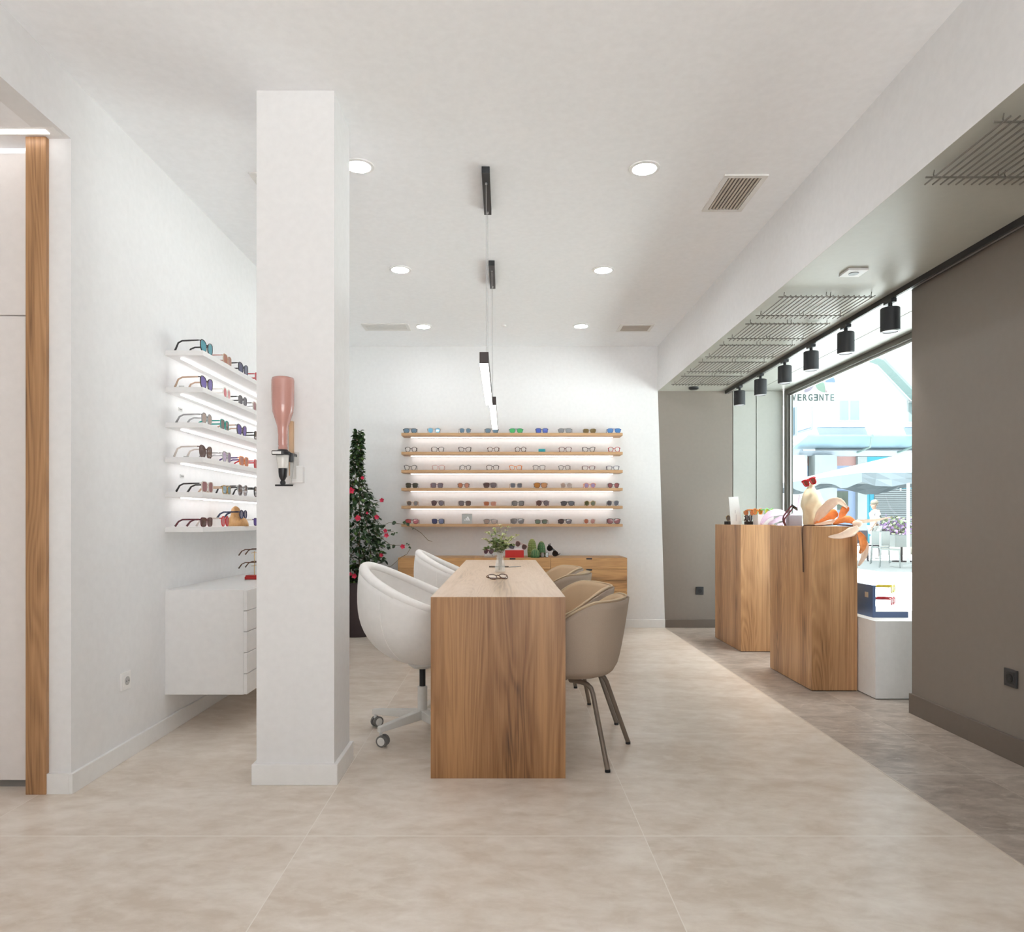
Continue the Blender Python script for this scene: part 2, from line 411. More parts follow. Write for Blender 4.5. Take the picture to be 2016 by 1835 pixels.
def vent(x0, x1, y0, y1, along, n, label, slatm):
    cx, cy = (x0 + x1) / 2, (y0 + y1) / 2
    o = thing('ceiling_vent', (cx, cy, ZC), label, 'vent', 'slatted air vents in the white ceiling')
    a, b = (x1 - x0) / 2, (y1 - y0) / 2; f = .028
    B().box(-a, a, -b, -b + f, -.008, -.0001).box(-a, a, b - f, b, -.008, -.0001).box(-a, -a + f, -b + f, b - f, -.008, -.0001).box(a - f, a, -b + f, b - f, -.008, -.0001).build('frame', VENTW, o)
    B().box(-a + f, a - f, -b + f, b - f, -.0012, -.0002).build('backing', VENTD, o)
    s = B()
    for k in range(n):
        t = (k + .5) / n
        if along == 'y':
            x = -a + f + t * (2 * a - 2 * f); s.box(x - .0055, x + .0055, -b + f, b - f, -.008, -.0014)
        else:
            y = -b + f + t * (2 * b - 2 * f); s.box(-a + f, a - f, y - .006, y + .006, -.008, -.0014)
    s.build('slats', slatm, o)
vent(1.165, 1.398, 3.724, 4.16, 'y', 9, 'white ceiling vent with lengthwise slats near the beam', VENTT)
vent(1.085, 1.402, 6.56, 6.81, 'x', 7, 'small white ceiling vent with crosswise slats at far right', VENTT)
vent(-1.325, -.889, 6.54, 6.77, 'x', 7, 'wide white ceiling vent with crosswise slats at far left', VENTW)
vent(-1.34, -1.107, 3.70, 4.136, 'y', 9, 'white ceiling vent mostly hidden behind the white column', VENTW)
z = thing('smoke_detector', (0.0, 6.60, ZC), 'tiny white ceiling sensor between the two farthest downlights', 'sensor')
B().lathe([(.022, -.0001), (.022, -.010), (.012, -.014)], n=16).build('sensor_body', TRIMW, z, smooth=True)

# pendant canopies, wires and linear lamps
def pendant(y0, y1, c0, c1, w0, w1, x, xc, label, tilt):
    zb = 1.858
    o = thing('linear_pendant', ((x), (y0 + y1) / 2, zb), label, 'pendant lamp', 'linear pendant lamps over the table', rz=tilt)
    L = (y1 - y0) / 2; cy = (y0 + y1) / 2
    B().box(-.0215, .0215, -L, L, .006, .060, bev=.0015).build('lamp_body', BROWNM, o)
    B().box(-.0195, .0195, -L + .004, L - .02, -.001, .0062).build('diffuser', GLOWP, o)
    dz = ZC - zb
    cb = B().box(xc - x - .021, xc - x + .021, c0 - cy, c1 - cy, dz - .035, dz - .0001, bev=.0015).build('ceiling_mount', CHAR, o)
    for wy in (w0, w1):
        B().tube([(xc - x, wy - cy, dz - .035), (xc - x + .001, wy - cy, .062)], .0014, 6).build('wire', mat('wire_grey', (.45, .45, .45), .4), o)
        B().lathe([(.006, 0), (.006, .008)], (xc - x, wy - cy, dz - .043), 10).build('screw', STEEL, cb)
pendant(3.34, 4.525, 3.64, 4.14, 3.747, 4.10, -.094, -.094, 'nearer linear pendant lamp with dark body and glowing underside', -.0)
pendant(4.545, 5.73, 4.956, 5.46, 5.06, 5.40, -.072, -.086, 'farther linear pendant lamp ending before the top shelf', 0)

# rod grilles on the soffit
GR = mat('grille_metal', s2l((120, 116, 108)), .35, metal=.3)
def grille(y0, x0, label):
    o = thing('ceiling_grille', (x0 + .27, y0 + .21, ZS), label, 'grille', 'rod grilles under the dark soffit')
    s = B(); zz = -.036
    for k in range(18):
        x = -.265 + k * .0305 + (.006 if k > 8 else 0)
        s.tube([(x, -.235, zz), (x, .235, zz)], .0033, 6)
    s.build('rods', GR, o, smooth=True)
    for yy in (-.19, .19):
        B().tube([(-.29, yy, zz + .006), (.28, yy, zz + .006)], .0036, 6).build('crossbar', GR, o, smooth=True)
        for xx in (-.255, -.005, .02, .262):
            B().tube([(xx, yy, zz + .006), (xx, yy + .006, zz + .02), (xx, yy, -.0005)], .0024, 6).build('hanger', GR, o, smooth=True)
gl = ['nearest, at the upper right corner of the view', 'first beyond the square soffit spotlight', 'next to last but two towards the back wall',
      'in the middle of the far row of five', 'second from the back wall', 'farthest, beside the dark back wall']
gl = ['nearest metal rod grille under soffit, cut by the photo edge', 'metal rod grille just beyond the square soffit spotlight',
      'second metal rod grille beyond the square soffit spotlight', 'middle one of the five far metal rod grilles under the soffit',
      'metal rod grille next to the farthest one under the soffit', 'farthest metal rod grille, close to the taupe back wall']
for y, l in zip((2.33, 4.17, 4.745, 5.32, 5.895, 6.47), gl): grille(y, 1.65, l)
z = thing('soffit_spotlight', (1.905, 3.845, ZS), 'square white recessed spotlight in the dark soffit', 'spotlight')
B().box(-.055, .055, -.055, .055, -.012, -.0001, bev=.002).build('square_plate', TRIMW, z)
B().lathe([(.026, -.0145), (.026, -.0122)], n=24).build('lens', BLACK, z)
z = thing('smoke_detector', (1.93, 7.18, ZS), 'small dark disc sensor under soffit beside taupe back wall', 'sensor')
B().lathe([(.05, -.0001), (.05, -.018), (.036, -.026)], n=24).build('sensor_body', CHAR, z, smooth=True)

# track with six spotlights
z = thing('light_track', (2.325, 3.4, ZS), 'long black ceiling track running along the window side', 'track')
B().box(-.018, .018, -6.0 + .2, 3.97, -.034, -.0001, bev=.002).build('rail', BLACK, z)
B().box(-.006, .006, -5.7, 3.95, -.036, -.0335).build('slot', STEEL, z)
ys = [4.231, 4.78, 5.32, 5.82, 6.37, 6.935]
tl = ['nearest black cylinder track spotlight, beside the taupe wall edge', 'second black cylinder track spotlight from the taupe wall edge',
      'third black cylinder track spotlight from the taupe wall edge', 'fourth black cylinder track spotlight from the taupe wall edge',
      'fifth black cylinder track spotlight, next to the farthest', 'farthest black cylinder track spotlight, nearest the back wall']
proto = None
for y, l in zip(ys, tl):
    if proto is None:
        o = thing('track_spotlight', (2.315, y, 2.443), l, 'spotlight', 'cylinder spotlights on the track')
        B().box(-.018, .018, -.04, .045, -.022, -.0005, bev=.002).build('adapter', CHAR, o)
        B().tube([(0, 0, -.02), (0, 0, -.052)], .012, 10).build('stem', CHAR, o, smooth=True)
        hd = B().lathe([(.050, -.050), (.054, -.054), (.054, -.186), (.050, -.190), (.044, -.190), (.044, -.180)], n=32).build('head', CHAR, o, smooth=True)
        B().lathe([(.047, -.1885), (.047, -.193), (.044, -.193), (.044, -.1885)], n=32).build('rim', STEEL, hd, smooth=True)
        B().lathe([(.043, -.187), (.043, -.184)], n=24).build('lens', GLOWT, hd)
        proto = o
    else:
        o = copy_tree(proto); o.location = (2.315, y, 2.443); o['label'] = l
    ld = bpy.data.lights.new('spot_beam', 'SPOT'); ld.energy = SPOT; ld.spot_size = R(72); ld.spot_blend = .8; ld.shadow_soft_size = .035; ld.color = (1, .96, .9)
    lo = bpy.data.objects.new('spot_beam', ld); C.objects.link(lo); lo.parent = o; lo.location = (0, 0, -.197)

# ------------------------------------------------------------------ sockets
def socket(loc, rz, body, label, double=False):
    o = thing('power_socket', loc, label, 'socket', rz=rz)      # plate faces local -Y
    B().box(-.041, .041, -.010, 0, -.041, .041, bev=.002).build('cover_plate', body, o)
    B().box(-.028, .028, -.013, -.0095, -.028, .028, bev=.002).build('insert', body, o)
    B().lathe([(.0205, 0), (.0205, .002)], n=24).xf(Matrix.Translation((0, -.0132, 0)) @ Matrix.Rotation(R(90), 4, 'X')).build('socket_well', mat('well_' + body.name, tuple(v * .55 for v in body.node_tree.nodes['Principled BSDF'].inputs['Base Color'].default_value[:3]), .5), o)
    for sx in (-.0095, .0095):
        B().lathe([(.0028, 0), (.0028, .001)], n=10).xf(Matrix.Translation((sx, -.0153, 0)) @ Matrix.Rotation(R(90), 4, 'X')).build('pin_hole', BLACK, o)
SOCKW = mat('socket_white', (.82, .81, .80), .3); SOCKB = mat('socket_black', (.03, .03, .032), .35)
socket((XL, 3.312, .369), R(90), SOCKW, 'white power socket low on the left white wall')
socket((2.05, YB, .385), 0, SOCKB, 'small black power socket low on the far taupe back wall')
socket((XW, 3.30, .384), R(-90), SOCKB, 'black power socket low on the near taupe wall at right')

# ------------------------------------------------------------------ shelves
ZSH = [2.015, 1.822, 1.636, 1.4535, 1.2705, 1.086]
rowname = ['top', 'second', 'third', 'fourth', 'fifth', 'bottom']
for k, zt in enumerate(ZSH):
    lab = {0: 'topmost', 5: 'lowest'}.get(k)
    lab = (lab if lab else ['', 'second', 'third', 'fourth', 'fifth'][k] + ' highest')
    o = thing('display_shelf', (.083, YB, zt), lab + ' oak display shelf on the white back wall', 'shelf', 'oak shelves on the back wall')
    B().box(-1.129, 1.129, -.20, 0, -.028, 0, bev=.0012).build('shelf_board', OAKS, o)
    if k < 5:
        B().box(-1.05, 1.05, -.055, -.035, -.034, -.0281).build('led_strip', GLOWS, o)
    o = thing('display_shelf', (XL, 4.839, zt), lab + ' white display shelf on the left wall', 'shelf', 'white shelves on the left wall')
    B().box(0, .20, -1.13, 1.13, -.027, 0, bev=.0012).build('shelf_board', LACQ, o)
    if k < 5:
        B().box(.055, .075, -1.07, 1.07, -.033, -.0271).build('led_strip', GLOWS, o)

# drawer units
def unit(loc, rz, wd, D, m, label, handles, lside, rside):
    """one unit; local x along the wall, fronts face -y"""
    o = thing('drawer_cabinet', loc, label, 'cabinet', 'wall-hung drawer cabinets', rz=rz)
    h = .55; a = wd / 2
    B().box(-a + .0008, a - .0008, -D + .018, 0, 0, h, bev=.001).build('body', m, o)
    n = 5; hh = h / n
    for k in range(n):
        z1 = h - k * hh - (.0 if k else .0); z0 = z1 - hh
        d = B().box(-a + .0015, a - .0015, -D, -D + .0178, z0 + .0016, z1 - .0016, bev=.0012).build('drawer', m, o)
        if handles:
            B().box(-.028, .028, -D - .010, -D - .0002, z1 - .006, z1 - .0022).box(-.028, .028, -D - .012, -D - .009, z1 - .016, z1 - .0022).build('handle', CHAR, d)
for k, l in enumerate(('left', 'middle', 'right')):
    unit((.085 - .7533 + k * .7533, YB, .204), 0, .7533, .45, OAKX, ['oak drawer cabinet hung under the shelves, left one behind white armchairs', 'oak drawer cabinet hung under the shelves, middle one behind the table', 'oak drawer cabinet hung under the shelves, rightmost with black handles'][k], True, 0, 0)
for k in range(3):
    unit((XL, 3.709 + .3767 + k * .7533, .205), R(90), .7533, .43, LACQ, ['white drawer cabinet on the left wall, nearest and partly behind column', 'white drawer cabinet on the left wall, middle one behind the column', 'white drawer cabinet on the left wall, farthest behind the column'][k], False, 0, 0)

# ------------------------------------------------------------------ table
TX0, TX1, TY0, TY1, TZ = -.318, .268, 3.067, 5.96, .789
o = thing('consultation_table', ((TX0 + TX1) / 2, (TY0 + TY1) / 2, 0), 'long oak waterfall table in the centre of the room', 'table')
hx, hy = (TX1 - TX0) / 2, (TY1 - TY0) / 2
B().box(-hx, hx, -hy, hy, TZ - .045, TZ, bev=.0015).build('tabletop', OAKY, o)
B().box(-hx + .0003, hx - .0003, -hy - .0004, -hy + .04, 0, TZ - .0015).build('end_panel', OAKV, o)
B().box(-hx + .0003, hx - .0003, hy - .04, hy + .0004, 0, TZ - .0015).build('end_panel', OAKV, o)

# ------------------------------------------------------------------ beige tub chairs
FABB = mat('beige_fabric', s2l((172, 156, 141)), .92, spec=.2, noise=.10, nscale=900, bump=.35, bscale=1200)
FABI = mat('beige_fabric_inner', s2l((200, 174, 144)), .92, spec=.2, noise=.08, nscale=900, bump=.3, bscale=1200)
LEGM = mat('taupe_steel', s2l((120, 108, 96)), .38, metal=.35)
def lerp(a, b, t): return a + (b - a) * t
def sm(t):
    t = max(0, min(1, t)); return t * t * (3 - 2 * t)
def tub_chair(loc, rz, label):
    """faces local +x; origin on the floor under the seat centre"""
    o = thing('tub_chair', loc, label, 'chair', 'beige tub chairs on the right side of the table', rz=rz)
    NU, NV = 44, 12
    def rim(a):          # a: angle from the back (0) to +-amax
        t = abs(a)
        return lerp(.748, .60, sm((t - .85) / 1.25))
    def rad(a, v):
        # superellipse plan that widens upwards
        ex = lerp(.185, .238, v ** .5); ey = lerp(.200, .262, v ** .5)
        c, s_ = math.cos(a), math.sin(a)
        n = 2.6
        return (abs(c / ex) ** n + abs(s_ / ey) ** n) ** (-1 / n)
    AM = 1.98
    def fn(i, j):
        a = -AM + 2 * AM * i / (NU - 1); v = j / (NV - 1)
        zt = rim(a); z = lerp(.405, zt, v)
        vv = (z - .405) / .343
        r = rad(a, max(0, vv))
        x = -math.cos(a) * r - .02 * vv; y = math.sin(a) * r
        return (x, y, z)
    sh = B().grid(fn, NU, NV).build('outer_shell', FABB, o, smooth='all', solid=.012, off=0)
    def fi(i, j):
        a = -AM * .985 + 2 * AM * .985 * i / (NU - 1); v = j / (NV - 1)
        zt = rim(a) + .006 - .014 * 0; z = lerp(.475, zt, v); vv = (z - .405) / .343
        r = rad(a, max(0, vv)) - .021 - .008 * math.sin(PI * v)
        return (-math.cos(a) * r - .02 * vv, math.sin(a) * r, z)
    B().grid(fi, NU, NV).build('inner_padding', FABI, o, smooth='all', solid=.026, off=0)
    pts = []
    for i in range(NU):
        a = -AM + 2 * AM * i / (NU - 1); p = fn(i, NV - 1); r = rad(a, (p[2] - .405) / .343)
        q = .008 / r
        pts.append((p[0] * (1 - q), p[1] * (1 - q), p[2] + .008))
    B().tube(pts, .0042, 6).build('piping', mat('piping_beige', s2l((200, 180, 152)), .9), sh, smooth=True)
    # seat base below and cushion
    B().lathe([(.06, .376), (.14, .380), (.172, .392), (.185, .41), (.18, .43)], n=36).build('seat_base', FABB, o, smooth='all')
    B().lathe([(.12, .43), (.165, .435), (.185, .455), (.185, .475), (.14, .486), (.05, .488)], n=36, fn=lambda a, z: 1 + .05 * math.cos(a)).build('seat_cushion', FABI, o, smooth='all')
    for sx in (-1, 1):
        for sy in (-1, 1):
            fx, fy = sx * .225 - .0, sy * .215
            l = B().tube([(sx * .02, sy * .09, .366), (sx * .07, sy * .105, .366), (sx * .105, sy * .118, .360), (sx * .125, sy * .125, .345), (sx * .136, sy * .132, .322), (lerp(sx * .136, fx, .5), lerp(sy * .132, fy, .5), .165), (fx, fy, .010)], .0115, 10).build('leg', LEGM, o, smooth=True)
            B().lathe([(.0125, 0), (.0125, .012)], (fx, fy, 0), 12).build('foot_cap', BLACK, l, smooth=True)
    B().tube([(-.02, -.1, .368), (-.02, .1, .368)], .012, 8).tube([(.02, -.1, .368), (.02, .1, .368)], .012, 8).build('under_frame', LEGM, o, smooth=True)
    return o
def chair_from_feet(P1, P2, label):
    """P1,P2: rear feet, near one first; legs .43 apart"""
    P1, P2 = Vector(P1), Vector(P2)
    d = (P2 - P1).normalized(); f = Vector((-d.y, d.x))     # facing, to the left
    c = (P1 + P2) / 2 + f * .235
    return tub_chair((c.x, c.y, 0), math.atan2(f.y, f.x), label)
chair_from_feet((.475, 3.15), (.628, 3.53), 'beige tub chair nearest the camera, its back turned towards us')
chair_from_feet((.626, 3.885), (.530, 4.29), 'beige tub chair just behind the nearest one, open towards us')
chair_from_feet((.49, 4.72), (.645, 5.11), 'beige tub chair third along the table, farther pair, back to us')
chair_from_feet((.62, 5.37), (.53, 5.78), 'beige tub chair farthest along the table, half hidden')

# ------------------------------------------------------------------ white swivel armchairs
WFAB = mat('white_upholstery', (.84, .82, .80), .7, spec=.3, bump=.15, bscale=600)
WMET = mat('white_metal', (.70, .70, .68), .35)
def swivel(loc, rz, base_rz, label):
    o = thing('swivel_armchair', loc, label, 'armchair', 'white round swivel armchairs', rz=rz)   # faces local +x
    NU, NV = 56, 18
    def rimz(a): return .735 + .135 * math.cos(a) + .01 * math.cos(2 * a) - .01
    def prof(z):
        zc = .70
        if z < zc:
            t = (zc - z) / .335
            return .335 * max(0.0, 1 - t ** 2.3) ** .5
        return .335 - .55 * (z - zc) ** 2
    def pt(a, z, inset=0):
        r = prof(z) - inset
        return (-math.cos(a) * r - (z - .6) * .03, math.sin(a) * r * 1.02, z)
    def fo(i, j):
        a = 2 * PI * i / NU; v = j / (NV - 1)
        zt = rimz(a)
        z = .3668 + (zt - .3668) * (1 - math.cos(v * PI / 2)) ** .9 if True else 0
        return pt(a, z)
    sh = B().grid(fo, NU, NV, closeu=True).build('outer_shell', WFAB, o, smooth='all', solid=.02, off=-1)
    def fi(i, j):
        a = 2 * PI * i / NU; v = j / (NV - 1)
        zt = rimz(a) + .004
        z = lerp(.505, zt, v)
        return pt(a, z, .046 - .008 * v)
    B().grid(fi, NU, NV, closeu=True).build('inner_shell', WFAB, o, smooth='all', solid=.02, off=0)
    pts = []
    for i in range(NU):
        a = 2 * PI * i / NU; p = pt(a, rimz(a), .026); pts.append((p[0], p[1], p[2] + .004))
    B().tube(pts, .0275, 12, closed=True).build('rim_roll', WFAB, o, smooth='all')
    B().lathe([(.10, .45), (.185, .46), (.215, .485), (.215, .51), (.16, .525), (.03, .53)], n=40).build('seat_cushion', WFAB, o, smooth='all')
    for a in (-1.1, 1.1, PI - .01, 0.0):
        zs = [.372 + (rimz(a) - .40) * k / 14 for k in range(15)]
        q = []
        for z_ in zs:
            p = pt(a, z_, -.0006); q.append(p)
        B().tube(q, .0016, 5).build('seam', WFAB, sh, smooth=True)
    B().lathe([(.05, .345), (.075, .362), (.075, .375)], n=20).build('seat_plate', WMET, o, smooth=True)
    B().lathe([(.0165, .22), (.0165, .346)], n=16).build('gas_column', BLACK, o, smooth=True)
    hub = B().lathe([(.026, .085), (.026, .245), (.022, .248)], n=20).build('column_sleeve', WMET, o, smooth=True)
    for k in range(5):
        a = base_rz - rz + k * 2 * PI / 5
        d = Vector((math.cos(a), math.sin(a), 0)); n = Vector((-d.y, d.x, 0))
        b = B()
        vs = []
        for (t, w_, z0, z1) in ((.015, .020, .075, .125), (.30, .013, .070, .098)):
            c = d * t
            vs.append([b.bm.verts.new(c + n * w_ + Vector((0, 0, z0))), b.bm.verts.new(c - n * w_ + Vector((0, 0, z0))), b.bm.verts.new(c - n * w_ + Vector((0, 0, z1))), b.bm.verts.new(c + n * w_ + Vector((0, 0, z1)))])
        b.bm.faces.new(vs[0]); b.bm.faces.new(vs[1][::-1])
        for q in range(4): b.bm.faces.new((vs[0][q], vs[0][(q + 1) % 4], vs[1][(q + 1) % 4], vs[1][q]))
        leg = b.build('base_leg', WMET, o, bev=.003)
        e = d * .288; ca = -.35 + k * .28 - rz
        cd = Vector((math.cos(ca), math.sin(ca), 0)); cn = Vector((-cd.y, cd.x, 0))
        M = Matrix.Translation(e + cd * .012 + Vector((0, 0, .0285))) @ Matrix.Rotation(ca, 4, 'Z') @ Matrix.Rotation(R(90), 4, 'X')
        cw = B()
        for sy in (-1, 1):
            cw.lathe([(.0285, sy * .006), (.0285, sy * .020)] if sy > 0 else [(.0285, -.020), (.0285, -.006)], n=20)
        cw.xf(M)
        cst = cw.build('castor', mat('castor_tyre', (.16, .155, .15), .6), leg, smooth=True)
        ch = B().lathe([(.0205, -.0215), (.0205, .0215)], n=18).xf(M)
        ch.tube([e + Vector((0, 0, .05)), e + Vector((0, 0, .074))], .008, 8)
        ch.build('castor_hub', WMET, leg, smooth=True)
    return o
swivel((-.43, 3.73, 0), R(-4), R(231), 'white round swivel armchair on castors, nearer one by the column')
swivel((-.345, 5.38, 0), R(3), R(188), 'white round swivel armchair farther along the left of the table')

# ------------------------------------------------------------------ spectacles
def col(c): return s2l(c)
FRAMES = {'black': (28, 26, 28), 'tort': (92, 58, 40), 'brown': (84, 60, 54), 'darkbrown': (52, 36, 34), 'clear': (205, 195, 188), 'beige': (190, 160, 138), 'pink': (205, 165, 160),
          'red': (186, 32, 44), 'blue': (48, 84, 150), 'navy': (38, 46, 80), 'grey': (110, 108, 110), 'green': (40, 120, 100), 'orange': (226, 130, 50), 'amber': (176, 120, 50),
          'white': (228, 224, 218), 'purple': (80, 60, 120), 'gold': (180, 150, 90), 'silver': (180, 180, 182), 'teal': (30, 150, 140), 'burgundy': (92, 34, 44), 'yellow': (220, 205, 70), 'olive': (120, 100, 60), 'lime': (140, 220, 130)}
LENSES = {'clear': (235, 235, 235), 'blue': (70, 130, 175), 'lightblue': (110, 180, 215), 'steel': (98, 128, 150), 'green': (60, 180, 100), 'deepblue': (60, 92, 190), 'silver': (150, 155, 160),
          'bronze': (120, 100, 56), 'skyblue': (84, 140, 205), 'darkgreen': (56, 52, 34), 'mauve': (96, 72, 78), 'amber': (176, 106, 70), 'brown': (88, 60, 56), 'smoke': (78, 72, 78), 'orange': (184, 118, 40),
          'taupe': (168, 146, 136), 'lilac': (150, 125, 165), 'redbrown': (140, 58, 52), 'greybrown': (98, 84, 76), 'terracotta': (164, 92, 66), 'red': (176, 62, 66), 'navy': (62, 66, 110), 'violet': (100, 80, 160),
          'teal': (70, 150, 165), 'pink': (214, 120, 124), 'olive': (84, 84, 44), 'greygreen': (110, 122, 106), 'black': (24, 24, 30), 'rose': (150, 100, 104), 'ice': (120, 160, 180), 'yellow': (222, 214, 90)}
def fmat(k):
    return mat('frame_' + k, col(FRAMES[k]), .22, metal=.8 if k in ('gold', 'silver') else 0, coat=.3)
def lmat(k):
    if k == 'clear': return mat('lens_clear', (.95, .95, .95), .05, alpha=.10)
    return mat('lens_' + k, col(LENSES[k]), .08, alpha=.90, coat=.4)
SHP = {  # w, h, exponent, cat-eye lift, taper to the bottom, double bar, rim radius
    'round': (.045, .043, 2.0, .0, .0), 'square': (.052, .042, 3.6, .001, .10), 'cat': (.053, .041, 2.6, .006, .22), 'pilot': (.056, .045, 2.3, .001, .28),
    'rect': (.054, .036, 3.4, .001, .12), 'wrap': (.060, .040, 2.6, .000, .22), 'panto': (.049, .042, 2.3, .001, .22), 'butterfly': (.057, .048, 2.5, .006, .12), 'shield': (.064, .045, 2.8, .0, .22)}
def outline(w, h, n, lift, taper, N=22):
    pts = []
    for k in range(N):
        t = 2 * PI * k / N; c, s_ = math.cos(t), math.sin(t)
        x = (abs(c) ** (2 / n)) * (w / 2) * (1 if c >= 0 else -1); z = (abs(s_) ** (2 / n)) * (h / 2) * (1 if s_ >= 0 else -1)
        x *= 1 - taper * (.5 - z / h); z += lift * (x / (w / 2)) * (1 if z > 0 else .3)
        pts.append((x, z))
    return pts
def spectacles(loc, rz, shape, frame, lens, label, group=None, temple=None, rim=.0019, name=None, wscale=1.0, tilt=None, fold=False, hscale=1.0):
    """front faces local -y, temples run to +y, lenses stand on z = 0"""
    sun_ = lens != 'clear'
    o = thing(name or ('sunglasses' if sun_ else 'eyeglasses'), loc, label, 'sunglasses' if sun_ else 'glasses', group, rz=rz)
    w, h, n, lift, taper = SHP[shape]; w *= wscale; h *= 1.16 * hscale; w *= 1.04
    gap = .0145 if shape != 'shield' else .004
    cx = gap / 2 + w / 2; zc = h / 2 + .0022
    lo = outline(w, h, n, lift, taper)
    fr = B()
    for s_ in (-1, 1):
        pts = [(s_ * (cx + p[0]), .0 + .10 * abs(p[0] + cx) ** 2 * 6, zc + p[1]) for p in lo]
        fr.tube(pts, rim, 6, closed=True, flat=(1, 1.15))
    # bridge and brow end pieces
    fr.tube([(-gap / 2 - w * .03, .0005, zc + h * .18), (0, -.0015, zc + h * .24), (gap / 2 + w * .03, .0005, zc + h * .18)], rim * 1.15, 6)
    if shape in ('pilot', 'shield', 'wrap'):
        fr.tube([(-cx + .004, .0012, zc + h * .47), (0, -.001, zc + h * .40), (cx - .004, .0012, zc + h * .47)], rim * 1.2, 6)
    hx_ = cx + w / 2 * .98; hz = zc + h * .30 + lift * .8; hy_ = .6 * hx_ * hx_
    for s_ in (-1, 1):
        fr.tube([(s_ * (hx_ - .002), hy_ - .001, hz), (s_ * (hx_ + .003), hy_ + .003, hz), (s_ * (hx_ + .0035), hy_ + .010, hz)], rim * 1.1, 6)
    fb = fr.build('front_frame', fmat(frame), o, smooth='all')
    for s_ in (-1, 1):
        b = B(); a = []; c = []
        for p in lo:
            yy = .6 * abs(p[0] + cx) ** 2
            a.append(b.bm.verts.new((s_ * (cx + p[0] * .98), yy - .0007, zc + p[1] * .98))); c.append(b.bm.verts.new((s_ * (cx + p[0] * .98), yy + .0007, zc + p[1] * .98)))
        b.bm.faces.new(a); b.bm.faces.new(c[::-1])
        for k in range(len(a)): b.bm.faces.new((a[k], a[(k + 1) % len(a)], c[(k + 1) % len(a)], c[k]))
        b.build('lens', lmat(lens), o)
        tp = B()
        X = s_ * (hx_ + .0035); tr = rim * .9
        if fold:
            tp.tube([(X, hy_ + .008, hz), (X - s_ * .01, hy_ + .014 + (.004 if s_ > 0 else 0), hz), (-s_ * (hx_ - .03), hy_ + .018, hz - .004), (-s_ * (hx_ - .005), hy_ + .018, .004)], tr * 1.2, 6)
        else:
            tp.tube([(X, hy_ + .008, hz), (X * .99, .06, hz - .001), (X * .96, .100, hz - .002), (X * .93, .122, hz - .012), (X * .90, .142, .0035)], [tr, tr * 1.2, tr * 1.2, tr * 1.3, tr * 1.6], 6, flat=(.8, 1.7))
        tp.build('temple', fmat(temple or frame), o, smooth='all')
    if tilt: o.matrix_world = tilt
    return o
DESC = {'round': 'round', 'square': 'square', 'cat': 'cat-eye', 'pilot': 'pilot', 'rect': 'rectangular', 'wrap': 'wraparound', 'panto': 'panto', 'butterfly': 'butterfly', 'shield': 'shield'}
FN = {'tort': 'tortoiseshell', 'darkbrown': 'dark brown'}
LN = {'deepblue': 'deep blue', 'lightblue': 'light blue', 'skyblue': 'sky-blue', 'darkgreen': 'dark green', 'greybrown': 'grey-brown', 'redbrown': 'red-brown', 'greygreen': 'grey-green', 'ice': 'icy blue'}
POS = ['leftmost', 'second from left', 'third from left', 'fourth from left', 'middle', 'fourth from right', 'third from right', 'second from right', 'rightmost']
ROWS = [
 [(807.7, 'wrap', 'black', 'steel'), (854.7, 'pilot', 'clear', 'lightblue'), (915.8, 'panto', 'silver', 'steel'), (968, 'wrap', 'grey', 'steel'), (1016.3, 'wrap', 'green', 'green'), (1066.7, 'square', 'navy', 'deepblue'), (1112, 'wrap', 'grey', 'silver'), (1160.6, 'rect', 'olive', 'bronze'), (1208.9, 'wrap', 'blue', 'skyblue')],
 [(809.2, 'panto', 'black', 'clear'), (862, 'square', 'black', 'clear'), (915.2, 'cat', 'darkbrown', 'clear'), (971.2, 'panto', 'tort', 'clear'), (1024.8, 'round', 'brown', 'clear'), None, (1112.7, 'square', 'burgundy', 'clear'), (1159.3, 'cat', 'black', 'clear'), (1209, 'panto', 'red', 'clear')],
 [(807.7, 'cat', 'black', 'clear'), (863, 'square', 'pink', 'clear'), (916.7, 'round', 'grey', 'clear'), (970, 'square', 'darkbrown', 'clear'), (1015, 'cat', 'orange', 'clear'), (1061.2, 'square', 'grey', 'clear'), (1110.9, 'panto', 'grey', 'clear'), (1158.9, 'rect', 'burgundy', 'clear'), (1206.4, 'rect', 'navy', 'clear')],
 [(810.8, 'square', 'black', 'darkgreen'), (860.2, 'square', 'burgundy', 'mauve'), (912.6, 'panto', 'brown', 'amber'), (964.6, 'shield', 'brown', 'brown'), (1016.3, 'square', 'clear', 'smoke'), (1064.3, 'shield', 'tort', 'orange'), (1114.8, 'round', 'clear', 'taupe'), (1161, 'panto', 'orange', 'lilac'), (1207.7, 'panto', 'darkbrown', 'redbrown')],
 [(812, 'panto', 'beige', 'greybrown'), (861.6, 'pilot', 'brown', 'mauve'), (915.2, 'square', 'darkbrown', 'brown'), (964.6, 'rect', 'pink', 'amber'), (1019.9, 'square', 'black', 'greybrown'), (1068.3, 'pilot', 'burgundy', 'brown'), (1117.4, 'wrap', 'black', 'smoke'), (1161.5, 'round', 'gold', 'olive'), (1206.6, 'pilot', 'silver', 'smoke')],
 [(811.2, 'wrap', 'burgundy', 'red'), (862.2, 'square', 'black', 'navy'), None, (965.5, 'wrap', 'grey', 'taupe'), (1018.6, 'shield', 'grey', 'greybrown'), (1065.4, 'rect', 'brown', 'greygreen'), (1112.2, 'wrap', 'black', 'brown'), (1160.6, 'panto', 'clear', 'terracotta'), (1208, 'shield', 'darkbrown', 'redbrown')]]
YG = 7.235
random.seed(5)
